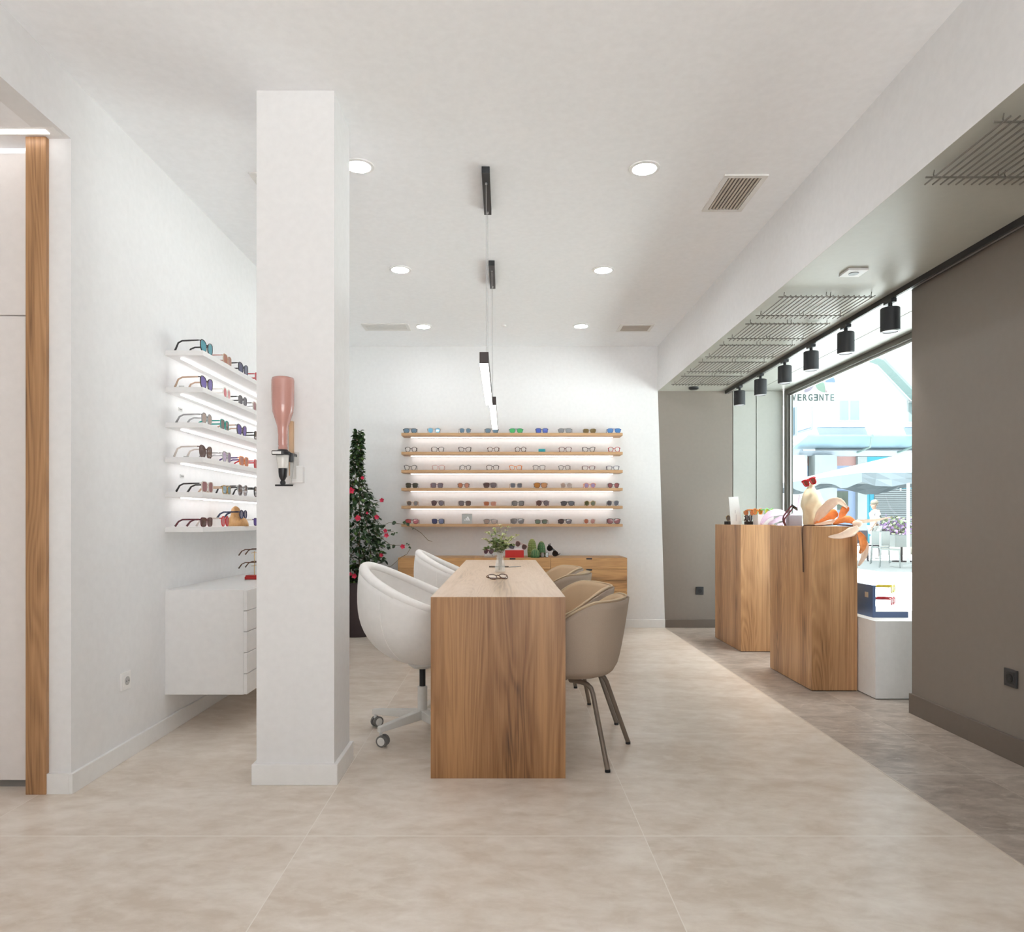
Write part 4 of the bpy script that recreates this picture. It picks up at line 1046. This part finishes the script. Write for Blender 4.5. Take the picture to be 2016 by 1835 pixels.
pet(PEACH, [(1603, 1031, 4.80), (1615, 1012, 4.76), (1635, 992, 4.72), (1652, 987, 4.70), (1668, 1000, 4.70)], [.006, .030, .036, .024, .006], cup=.3)
pet(ORG, [(1604, 1032, 4.78), (1622, 1020, 4.78), (1640, 1012, 4.76), (1648, 1008, 4.74)], [.004, .024, .036, .012], cup=-.3)
pet(ORG, [(1653, 1026, 4.70), (1658, 1012, 4.72), (1664, 1001, 4.72), (1668, 997, 4.70)], [.012, .024, .026, .012], cup=.35)
pet(ORG, [(1640, 1032, 4.72), (1656, 1025, 4.68), (1672, 1022, 4.66), (1686, 1030, 4.66)], [.004, .018, .026, .016], cup=-.3)
pet(PEACH, [(1604, 1033, 4.76), (1625, 1030, 4.74), (1645, 1026, 4.72), (1652, 1020, 4.72)], [.004, .012, .014, .006], cup=.3)
pet(PEACH, [(1688, 1028, 4.64), (1704, 1026, 4.64), (1726, 1024, 4.66), (1744, 1020, 4.68), (1757, 1018, 4.70)], [.018, .011, .009, .006, .002], cup=.2)
pet(PEACH, [(1690, 1038, 4.60), (1678, 1046, 4.585), (1655, 1055, 4.575), (1631, 1057, 4.57)], [.014, .030, .022, .004], cup=.25)
pet(ORG, [(1690, 1048, 4.60), (1697, 1062, 4.59), (1698, 1078, 4.59), (1692, 1090, 4.60)], [.012, .026, .022, .006], cup=.3)
pet(PEACH, [(1692, 1052, 4.61), (1703, 1072, 4.60), (1700, 1095, 4.60), (1690, 1114, 4.61)], [.010, .020, .022, .004], cup=.35)
B().ball(pt_(1688, 1031, 4.63), .030, 14, sc=(1.1, .8, .8)).build('flower_centre', PEACH, o, smooth='all')
stp = [pt_(1680, 1035, 4.66), pt_(1650, 1033, 4.76)] + [Vector(p) - fo for p in ((2.15, 4.80, PZ + .006), (2.06, 4.78, PZ + .006), (2.022, 4.762, PZ + .004), (2.010, 4.757, PZ - .012), (2.008, 4.752, PZ - .06), (2.010, 4.745, .90), (2.010, 4.74, .775))]
B().tube(stp, .0042, 7).build('stem', mat('flower_stem', s2l((86, 62, 50)), .7), o, smooth=True)
# pale green folded form with dark leaf behind the pedestal
o = thing('green_cone', (2.44, 4.98, .49), 'pale green cone with dark leaf tip behind the blue display', 'ornament')
B().lathe([(.085, 0), (.075, .08), (.055, .17), (.035, .24), (.022, .265), (.004, .27)], n=28, fn=lambda a, z: 1 + .08 * math.sin(4 * a + z * 8)).build('cone_body', mat('pale_green', s2l((206, 214, 186)), .7), o, smooth='all')
lf = B(); leaf(lf, Vector((.0, 0, .262)), Vector((.35, 0, -.2)), Vector((0, -1, .3)), .06, .018); lf.build('leaf_tip', LEAF, o, solid=.001)

# ------------------------------------------------------------------ rear pedestal things
PZ2 = PZ + .002
o = thing('white_card', (2.075, 6.28, PZ2), 'tall leaning white card on the farther oak pedestal', 'card')
B().prism([(-.055, 0), (.045, 0), (.010, .25), (-.075, .245)], (0, 0, 0), (1, 0, 0), (0, 0, 1), (0, .004, 0)).prism([(0, 0), (.05, 0), (.0, .16)], (.0, .004, 0), (0, 1, 0), (0, 0, 1), (.003, 0, 0)).build('card_sheet', TRIMW, o)
B().box(-.012, -.006, -.001, 0, .03, .09).box(-.02, -.014, -.001, 0, .10, .13).build('print', mat('print_grey', (.6, .58, .6), .5), o)
VEL = mat('black_velvet', (.012, .010, .010), .7)
spectacles((2.065, 6.41, PZ2 + .031), R(-20), 'round', 'gold', 'greybrown', 'small gold glasses on black block, left of white card', None, wscale=.8)
o = thing('black_block', (2.055, 6.44, PZ2), 'low black display block left of the white card', 'block')
B().box(-.03, .05, -.05, .05, 0, .030, bev=.003).build('block_body', VEL, o)
o = thing('black_block', (2.165, 6.22, PZ2), 'low black display block between white card and white box', 'block')
B().box(-.032, .028, -.03, .05, 0, .030, bev=.003).build('block_body', VEL, o)
spectacles((2.155, 6.21, PZ2 + .031), R(30), 'square', 'darkbrown', 'brown', 'dark brown sunglasses on black block beside white box', None, wscale=.62, rim=.005, fold=True)
M = frame_mat((2.145, 6.235, PZ2 + .115), (.1, 1, 0), (.5, 0, -.8))
spectacles((0, 0, 0), 0, 'round', 'gold', 'amber', 'gold rimmed round sunglasses standing on end beside white card', None, tilt=Matrix.Translation((2.155, 6.20, PZ2 + .078)) @ Matrix.Rotation(R(-15), 4, 'Z') @ Matrix.Rotation(R(-20), 4, 'X'), wscale=.8)
o = thing('white_box', (2.245, 6.12, PZ2), 'white display box on the farther oak pedestal', 'box')
B().box(-.065, .072, -.06, .06, 0, .088, bev=.0015).build('box_body', TRIMW, o)
spectacles((2.205, 6.13, PZ2 + .088), R(10), 'panto', 'orange', 'orange', 'orange glasses on the white display box', None, wscale=.75, rim=.004)
spectacles((2.285, 6.07, PZ2 + .088), R(10), 'round', 'lime', 'yellow', 'lime green glasses on the white display box', None, wscale=.75, rim=.004)
LIL = mat('petal_lilac', s2l((232, 206, 228)), .7, noise=.06, nscale=60)
fo = Vector((2.30, 6.25, PZ2))
o = thing('lilac_fabric_flower', tuple(fo), 'lilac fabric flower with long petals behind the white box', 'artificial flower')
def petl(pts, ws, **k):
    b = B(); petal(b, [at(*p) - fo for p in pts], ws, **k); b.build('petal', LIL, o, smooth='all')
petl([(1497, 1034, 6.04), (1508, 1018, 6.03), (1522, 1010, 6.03), (1540, 1010, 6.06), (1552, 1018, 6.10)], [.006, .026, .030, .024, .010], cup=.3)
petl([(1512, 1034, 6.05), (1524, 1027, 6.04), (1540, 1020, 6.06), (1556, 1022, 6.12)], [.006, .016, .022, .012], cup=-.3)
petl([(1548, 1024, 6.12), (1556, 1018, 6.14), (1564, 1010, 6.16), (1570, 996, 6.18), (1574, 972, 6.20)], [.010, .012, .010, .008, .001], cup=.2)
petl([(1552, 1022, 6.12), (1545, 1030, 6.10), (1530, 1033, 6.08)], [.010, .014, .006], cup=.2)
B().ball(at(1555, 1024, 6.12) - fo, .024, 12).build('flower_centre', LIL, o, smooth='all')

# ------------------------------------------------------------------ outside
GROUND = mat('street_paving', s2l((226, 224, 220)), .8, noise=.06, nscale=.6)
struct('ground', B().box(-40, -4.31, -40, 80, -.25, -.02).box(XG + .05, 70, -40, 80, -.25, -.02).box(-4.31, XG + .05, -40, YN - .15, -.25, -.02).box(-4.31, XG + .05, YB + .2, 80, -.25, -.02), GROUND)
def e2l(c): return tuple(v * .34 for v in s2l(c))
struct('wall_outside', B().box(2.72, 3.0, YB + .2, 9.2, -.02, 4.2), WHITE)
struct('roof', B().box(-4.4, XG + .06, YN - .16, YB + .22, ZC + .25, 4.2), WHITE)
# projecting shop sign outside the window
o = thing('shop_sign', (3.47, 8.0, 2.42), 'white projecting shop sign with grey lettering and pastel quarter circles', 'sign')
B().box(-.36, .305, 0, .03, 0, .70, bev=.002).build('sign_panel', mat('sign_white', (.50, .52, .52), .4), o)
SG = mat('sign_grey', e2l((96, 122, 120)), .5)
tx = 'DIVERGENTE'; xx = -.300; cell = .0565
for i, ch in enumerate(tx):
    w_ = .022 if ch == 'I' else cell
    flip = (i == 6)
    b = text_bm(ch, .103, .001, Matrix.Identity(4), .022)
    xs = [v.co.x for v in b.bm.verts]; x0, x1 = min(xs), max(xs)
    sc_ = (w_ - .011) / (x1 - x0)
    m_ = Matrix.Translation((xx + w_ / 2, -.0015, .060)) @ Matrix.Rotation(R(90), 4, 'X') @ Matrix.Diagonal(((-1 if flip else 1) * sc_, 1, 1, 1)) @ Matrix.Translation((-(x0 + x1) / 2, 0, 0))
    b.xf(m_); b.build('letter', SG, o); xx += w_ + .0055
def quarter(cx, cz, r_, q, m_):
    p = [(cx, cz)] + [(cx + r_ * math.cos(R(90 * q + 90 * k / 12)), cz + r_ * math.sin(R(90 * q + 90 * k / 12))) for k in range(13)]
    B().prism(p, (0, -.0015, 0), (1, 0, 0), (0, 0, 1), (0, .0014, 0)).build('logo_shape', m_, o)
cl = {k: mat('logo_' + k, e2l(v), .5) for k, v in {'blue': (128, 156, 222), 'pink': (240, 218, 222), 'green': (196, 234, 214), 'lilac': (216, 206, 230), 'grey': (170, 190, 194), 'mint': (214, 238, 228)}.items()}
q0 = .155; r_ = .112
quarter(.172, q0 + r_, r_, 0, cl['blue']); quarter(.168, q0 + r_ - .003, r_, 2, cl['green']); quarter(.172, q0 + r_ - .003, r_, 3, cl['pink']); quarter(.168, q0 + r_, r_, 1, cl['mint'])
quarter(-.066, q0 + r_ - .003, r_, 3, cl['lilac']); quarter(-.20, q0 + r_ - .003, r_, 3, cl['grey']); quarter(-.066, q0 + r_, r_, 1, cl['mint'])
B().tube([(-.36, .015, .62), (-.4701, .015, .62)], .012, 8).tube([(-.36, .015, .08), (-.4701, .015, .08)], .012, 8).build('bracket', SG, o)

# building across the street
BY = 35.0; K = BY / F
def bx_(px): return (px - VX) * K
def bz(py): return EYE + (VY - py) * K
WFAC = mat('facade_white', (.46, .47, .48), .85); FSH = mat('facade_shade_blue', e2l((214, 226, 240)), .85)  # second one is a bluish copy of the facade with shade painted in
b0 = thing('gabled_building', (18.5, BY, 0), 'bright white gabled building across the street with shops below', 'building')
def loc(b): return b.xf(Matrix.Translation((-18.5, -BY, 0)))
X0 = bx_(1605)
prof = [(X0, 0), (26.0, 0), (26.0, 1.3), (bx_(1794) + 2.3, bz(791) - 2.4), (bx_(1728), bz(722)), (bx_(1690), bz(706)), (X0, bz(676))]
loc(B().prism(prof, (0, BY, 0), (1, 0, 0), (0, 0, 1), (0, 12, 0))).build('facade', WFAC, b0)
VG = mat('verge_green', e2l((150, 176, 172)), .6)
vp = [Vector((bx_(1660), BY - .3, bz(693))), Vector((bx_(1690), BY - .3, bz(706) + .15)), Vector((bx_(1728), BY - .3, bz(722) + .2)), Vector((bx_(1794) + 2.3, BY - .3, bz(791) - 2.2))]
loc(B().tube(vp, .24, 4)).build('roof_verge', VG, b0)
WG = mat('far_glass', e2l((176, 196, 196)), .15)
def win(x0, x1, y0, y1, m_=WG):
    f = loc(B().box(bx_(x0), bx_(x1), BY - .06, BY - .001, bz(y1), bz(y0))).build('window', mat('win_frame', (.40, .42, .42), .6), b0)
    n = 2; wd = (bx_(x1) - bx_(x0))
    bb = B()
    for q in range(n):
        a = bx_(x0) + wd * (q + .08) / n; c = bx_(x0) + wd * (q + .92) / n
        bb.box(a, c, BY - .075, BY - .061, bz(y1) + .08, bz(y0) - .08)
    loc(bb).build('pane', m_, f)
win(1650, 1692, 786, 830); win(1786, 1812, 790, 833)
loc(B().box(bx_(1607), bx_(1702), BY - .18, BY - .001, bz(842), bz(839)).box(bx_(1778), bx_(1830), BY - .18, BY - .001, bz(842), bz(839))).build('sill', FSH, b0)
# side face features (face towards the street, x = X0)
def sY(px): return X0 * F / (px - VX)
SH_ = mat('side_glass', e2l((96, 120, 132)), .3); PB = mat('side_panel', e2l((196, 216, 240)), .6)
for (p0, p1, z0, z1, m_) in ((1553.5, 1569, 5.6, 7.2, SH_), (1571, 1601, 5.7, 7.2, PB), (1556, 1581, 4.3, 5.1, PB)):
    f = loc(B().box(X0 - .05, X0 - .001, sY(p1), sY(p0), z0, z1)).build('window', mat('win_frame_blue', e2l((170, 190, 210)), .6), b0)
    loc(B().box(X0 - .07, X0 - .051, sY(p1) + .12, sY(p0) - .12, z0 + .1, z1 - .1)).build('pane', m_, f)
loc(B().box(X0 - .35, X0 - .001, BY, BY + 11, 5.25, 5.5)).build('balcony_slab', FSH, b0)
# canopy
CAN = mat('canopy_blue', e2l((176, 214, 234)), .4, alpha=.75)
zc0, zc1 = bz(885), bz(868)
loc(B().prism([(0, zc0), (-1.9, zc1), (-1.9, zc1 + .08), (0, zc0 + .08)], (X0 - 1.2, BY, 0), (0, 1, 0), (0, 0, 1), (14, 0, 0))).build('glass_canopy', CAN, b0)
for px in (1678, 1757, 1840):
    x = bx_(px)
    loc(B().tube([(x, BY - 1.9, zc1 + .1), (x, BY - 1.7, zc0 - .05), (x, BY - .02, zc0 - .25)], .05, 6)).build('canopy_bracket', VG, b0)
loc(B().box(X0 - 1.0, 26, BY - .5, BY - .001, bz(899), bz(889))).build('fascia_band', FSH, b0)
CONC = mat('concrete', e2l((196, 206, 208)), .85, noise=.06, nscale=2)
for (p0, p1) in ((1589, 1631), (1555, 1574)): loc(B().box(bx_(p0), bx_(p1), BY - .9, BY - .2, 0, bz(899))).build('pillar', CONC, b0)
SAL = mat('salmon_panel', e2l((214, 168, 164)), .7); PER = mat('periwinkle_wall', e2l((176, 198, 236)), .8); TEAL = mat('teal_paint', e2l((64, 188, 214)), .6); TEAL2 = mat('teal_deep', e2l((40, 168, 200)), .6)
loc(B().box(bx_(1572), bx_(1725), BY - .10, BY - .002, bz(917), bz(899))).build('salmon_band', SAL, b0)
loc(B().box(bx_(1572), bx_(1683), BY - .06, BY - .003, 0, bz(917))).build('periwinkle_wall', PER, b0)
DK = mat('dark_shutter', e2l((110, 118, 124)), .5, noise=.2, nscale=2)
f = loc(B().box(bx_(1629), bx_(1668), BY - .11, BY - .061, bz(1004), bz(967))).build('window', DK, b0)
loc(B().box(bx_(1637), bx_(1667), BY - .12, BY - .111, bz(1003), bz(969))).build('pane', mat('green_reflection', e2l((92, 108, 92)), .3, noise=.4, nscale=1.5), f)
loc(B().box(bx_(1683), bx_(1701), BY - .30, BY - .003, 0, bz(900))).build('pillar', CONC, b0)
loc(B().box(bx_(1701), bx_(1840), BY - .20, BY - .004, 0, bz(900))).build('teal_shopfront', TEAL, b0)
loc(B().box(bx_(1708), bx_(1716), BY - .23, BY - .201, 0, bz(963))).build('teal_jamb', TEAL2, b0)
f = loc(B().box(bx_(1716), bx_(1835), BY - .24, BY - .201, .3, bz(963))).build('roller_shutter', DK, b0)
bb = B()
for k in range(26): bb.box(bx_(1717), bx_(1834), BY - .262, BY - .241, .35 + k * .095, .39 + k * .095)
loc(bb).build('shutter_slats', mat('slat_grey', e2l((166, 176, 180)), .5), f)
b = text_bm('Torques', .55, .02, Matrix.Translation((bx_(1725) - 18.5, -.23, bz(961))) @ Matrix.Rotation(R(90), 4, 'X')); b.build('shop_lettering', mat('letter_white', (.9, .95, .95), .5), b0)

# parasol
UY = 17.3; ux = (1788 - VX) * UY / F
o = thing('parasol', (ux, UY, -.02), 'large pale grey square parasol standing in the street', 'parasol')
PAR = mat('parasol_cloth', e2l((206, 216, 222)), .8); PARD = mat('parasol_valance', e2l((132, 144, 152)), .8)
zr, za, hr = 2.16, 2.80, 2.30
b = B(); ap = b.bm.verts.new((0, 0, za)); cs = [b.bm.verts.new((sx_ * hr, sy_ * hr, zr)) for sx_, sy_ in ((-1, -1), (1, -1), (1, 1), (-1, 1))]
for k in range(4): b.bm.faces.new((cs[k], cs[(k + 1) % 4], ap))
b.build('canopy_cloth', PAR, o, solid=.01)
b = B(); N = 60; ring = []
for k in range(4):
    A = Vector(((-1, 1, 1, -1)[k] * hr, (-1, -1, 1, 1)[k] * hr, zr)); Bv = Vector(((1, 1, -1, -1)[k] * hr, (-1, 1, 1, -1)[k] * hr, zr))
    for j in range(15): ring.append(A.lerp(Bv, j / 15))
b.grid(lambda i, j: (ring[i % N].x, ring[i % N].y + .03 * math.sin(i * 2.1) * j, ring[i % N].z - j * (.10 + .05 * math.sin(i * .9))), N, 3, closeu=True)
b.build('valance', PARD, o, solid=.006)
B().tube([(0, 0, .08), (0, 0, za)], .035, 10).build('pole', WMET, o, smooth=True)
B().box(-.3, .3, -.3, .3, 0, .08, bev=.01).build('base_plate', WMET, o)
for sx_, sy_ in ((-1, -1), (1, -1), (1, 1), (-1, 1)):
    B().tube([(0, 0, za - .03), (sx_ * hr * .98, sy_ * hr * .98, zr + .0)], .015, 6).build('rib', WMET, o)

# planters with purple flowers, terrace chairs and table
PLW = mat('planter_beige', e2l((206, 200, 184)), .8); PUR = mat('purple_bloom', e2l((168, 130, 190)), .8, noise=.3, nscale=6); GRN = mat('hedge_green', e2l((126, 140, 104)), .8, noise=.3, nscale=6)
rng = random.Random(8)
for i, (px, Y, l) in enumerate(((1752, 23.5, 'terrace planter with purple flowers behind the passer-by'), (1783, 24.2, 'terrace planter with purple flowers beside parasol pole'))):
    o = thing('flower_planter', ((px - VX) * Y / F, Y, -.02), l, 'planter', 'planters on the terrace')
    B().box(-.55, .55, -.25, .25, 0, .62, bev=.01).build('planter_box', PLW, o)
    la = B(); lb = B()
    for k in range(260):
        p = Vector((rng.uniform(-.55, .55), rng.uniform(-.25, .25), .62 + rng.uniform(0, .62)))
        leaf(lb if k % 2 else la, p, rv(rng), Vector((0, 0, 1)) + rv(rng), rng.uniform(.08, .16), .04)
    la.build('foliage', GRN, o); lb.build('blossom', PUR, o)
def terrace_chair(px, Y, rz, l, m_):
    o = thing('terrace_chair', ((px - VX) * Y / F, Y, -.02), l, 'chair', 'terrace chairs outside', rz=R(rz))
    B().box(-.22, .22, -.22, .22, .42, .45, bev=.01).build('seat', m_, o)
    B().box(-.22, .22, .19, .22, .50, .86, bev=.01).build('backrest', m_, o)
    for sx_ in (-1, 1):
        for sy_ in (-1, 1): B().tube([(sx_ * .20, sy_ * .20, .43), (sx_ * .22, sy_ * .22, 0)], .016, 6).build('leg', m_, o)
        B().tube([(sx_ * .20, .205, .43), (sx_ * .20, .205, .52)], .016, 6).build('back_post', m_, o)
TW = mat('terrace_white', (.34, .36, .35), .5); TG = mat('terrace_rattan', e2l((112, 104, 112)), .7)
terrace_chair(1708, 20.0, 20, 'grey rattan terrace chair left of the passer-by', TG)
terrace_chair(1733, 18.6, -30, 'white terrace chair right of the passer-by', TW)
terrace_chair(1752, 17.2, 60, 'white terrace chair nearest the parasol pole', TW)
o = thing('terrace_table', ((1775 - VX) * 19.6 / F, 19.6, -.02), 'white cloth-covered square terrace table under the parasol', 'table')
B().box(-.4, .4, -.4, .4, .70, .74, bev=.01).build('tabletop', TW, o)
B().box(-.41, .41, -.41, .41, .42, .742, bev=.01).build('cloth', TW, o)
B().tube([(0, 0, .02), (0, 0, .7)], .03, 8).lathe([(.25, 0), (.24, .03)], n=20).build('pedestal_base', TG, o)

# passer-by
SKIN = mat('skin', e2l((204, 160, 136)), .6); HAIR = mat('grey_brown_hair', e2l((150, 140, 124)), .8); SHIRT = mat('white_shirt', (.34, .34, .36), .8); TROU = mat('pale_trousers', (.32, .32, .31), .8)
def skin_obj(name, verts, edges, radii, m_, parent, root=0, sub=2):
    me = bpy.data.meshes.new(name); me.from_pydata(verts, edges, []); me.materials.append(m_)
    ob = bpy.data.objects.new(name, me); C.objects.link(ob); ob.parent = parent
    me_sv = ob.modifiers.new('skin', 'SKIN')
    sl = me.attributes.get('skin_vertices')
    try:
        sv = me.skin_vertices[0].data
    except Exception:
        bm = bmesh.new(); bm.from_mesh(me); bm.verts.layers.skin.verify(); bm.to_mesh(me); bm.free(); sv = me.skin_vertices[0].data
    for i, r_ in enumerate(radii):
        sv[i].radius = (r_, r_) if not isinstance(r_, tuple) else r_
    sv[root].use_root = True
    ob.modifiers.new('sub', 'SUBSURF').levels = sub; ob.modifiers['sub'].render_levels = sub
    me_sv.use_smooth_shade = True
    return ob
PYx = 21.0; ppx = (1722 - VX) * PYx / F
P = thing('person', (ppx, PYx, -.02), 'person in white shirt and pale trousers walking left past the terrace', 'person')
# facing -x, mid-stride
V = [(0, 0, .92), (.0, 0, 1.08), (.01, 0, 1.24), (.0, 0, 1.40), (-.01, 0, 1.47), (-.03, 0, 1.56), (-.035, 0, 1.64),
     (0, .17, 1.38), (.06, .20, 1.14), (.0, .21, .94), (-.03, .21, .86),
     (0, -.17, 1.38), (-.05, -.20, 1.14), (-.16, -.20, .98), (-.21, -.20, .92),
     (0, .09, .88), (.06, .10, .48), (.22, .10, .12), (.16, .10, .045),
     (0, -.09, .88), (-.12, -.10, .50), (-.17, -.10, .09), (-.27, -.10, .04)]
E_ = [(0, 1), (1, 2), (2, 3), (3, 4), (4, 5), (5, 6), (3, 7), (7, 8), (8, 9), (9, 10), (3, 11), (11, 12), (12, 13), (13, 14), (0, 15), (15, 16), (16, 17), (17, 18), (0, 19), (19, 20), (20, 21), (21, 22)]
RD = [.12, .115, .13, .10, .052, .078, .085, .055, .042, .030, .034, .055, .042, .030, .034, .085, .055, .038, .032, .085, .055, .038, .032]
skin_obj('body', V, E_, RD, SKIN, P)
ti = list(range(0, 4)) + [7, 8, 11, 12]
mp = {v: i for i, v in enumerate(ti)}
skin_obj('shirt', [V[i] for i in ti], [(mp[a], mp[b_]) for a, b_ in E_ if a in mp and b_ in mp], [(RD[i] + .018) for i in ti], SHIRT, P)
ti = [0, 15, 16, 17, 19, 20, 21]; mp = {v: i for i, v in enumerate(ti)}
skin_obj('trousers', [V[i] for i in ti], [(mp[a], mp[b_]) for a, b_ in E_ if a in mp and b_ in mp], [RD[i] + .02 for i in ti], TROU, P)
B().ball((-.02, 0, 1.665), .105, 16, sc=(1.05, .92, .95)).xf(Matrix.Translation((.015, 0, .005))).build('hair', HAIR, P, smooth='all')
hb = B()
for s_, (hx0, hz0) in ((1, (-.03, .86)), (-1, (-.21, .92))):
    for k in range(4): hb.tube([(hx0 + .02 * k - .03, s_ * .21, hz0), (hx0 + .02 * k - .04, s_ * .215, hz0 - .05), (hx0 + .018 * k - .05, s_ * .21, hz0 - .085 + .006 * abs(k - 1))], [.010, .009, .007], 6)
    hb.tube([(hx0 - .03, s_ * .19, hz0 + .01), (hx0 - .06, s_ * .18, hz0 - .03)], [.011, .008], 6)
hb.build('fingers', SKIN, P, smooth='all')
fc = B(); fc.ball((-.125, 0, 1.60), .014, 8, sc=(1.2, .7, 1.1))
for s_ in (-1, 1): fc.ball((-.108, s_ * .032, 1.625), .009, 8); fc.ball((-.03, s_ * .082, 1.60), .02, 8, sc=(.7, .35, 1.2))
fc.build('face_features', SKIN, P, smooth='all')
SHO = mat('shoe', (.5, .48, .46), .6)
for (x_, y_, z_) in ((.17, .10, .005), (-.23, -.10, 0)): B().box(x_ - .14, x_ + .12, y_ - .045, y_ + .045, z_, z_ + .08, bev=.025).build('shoe', SHO, P, smooth=True)
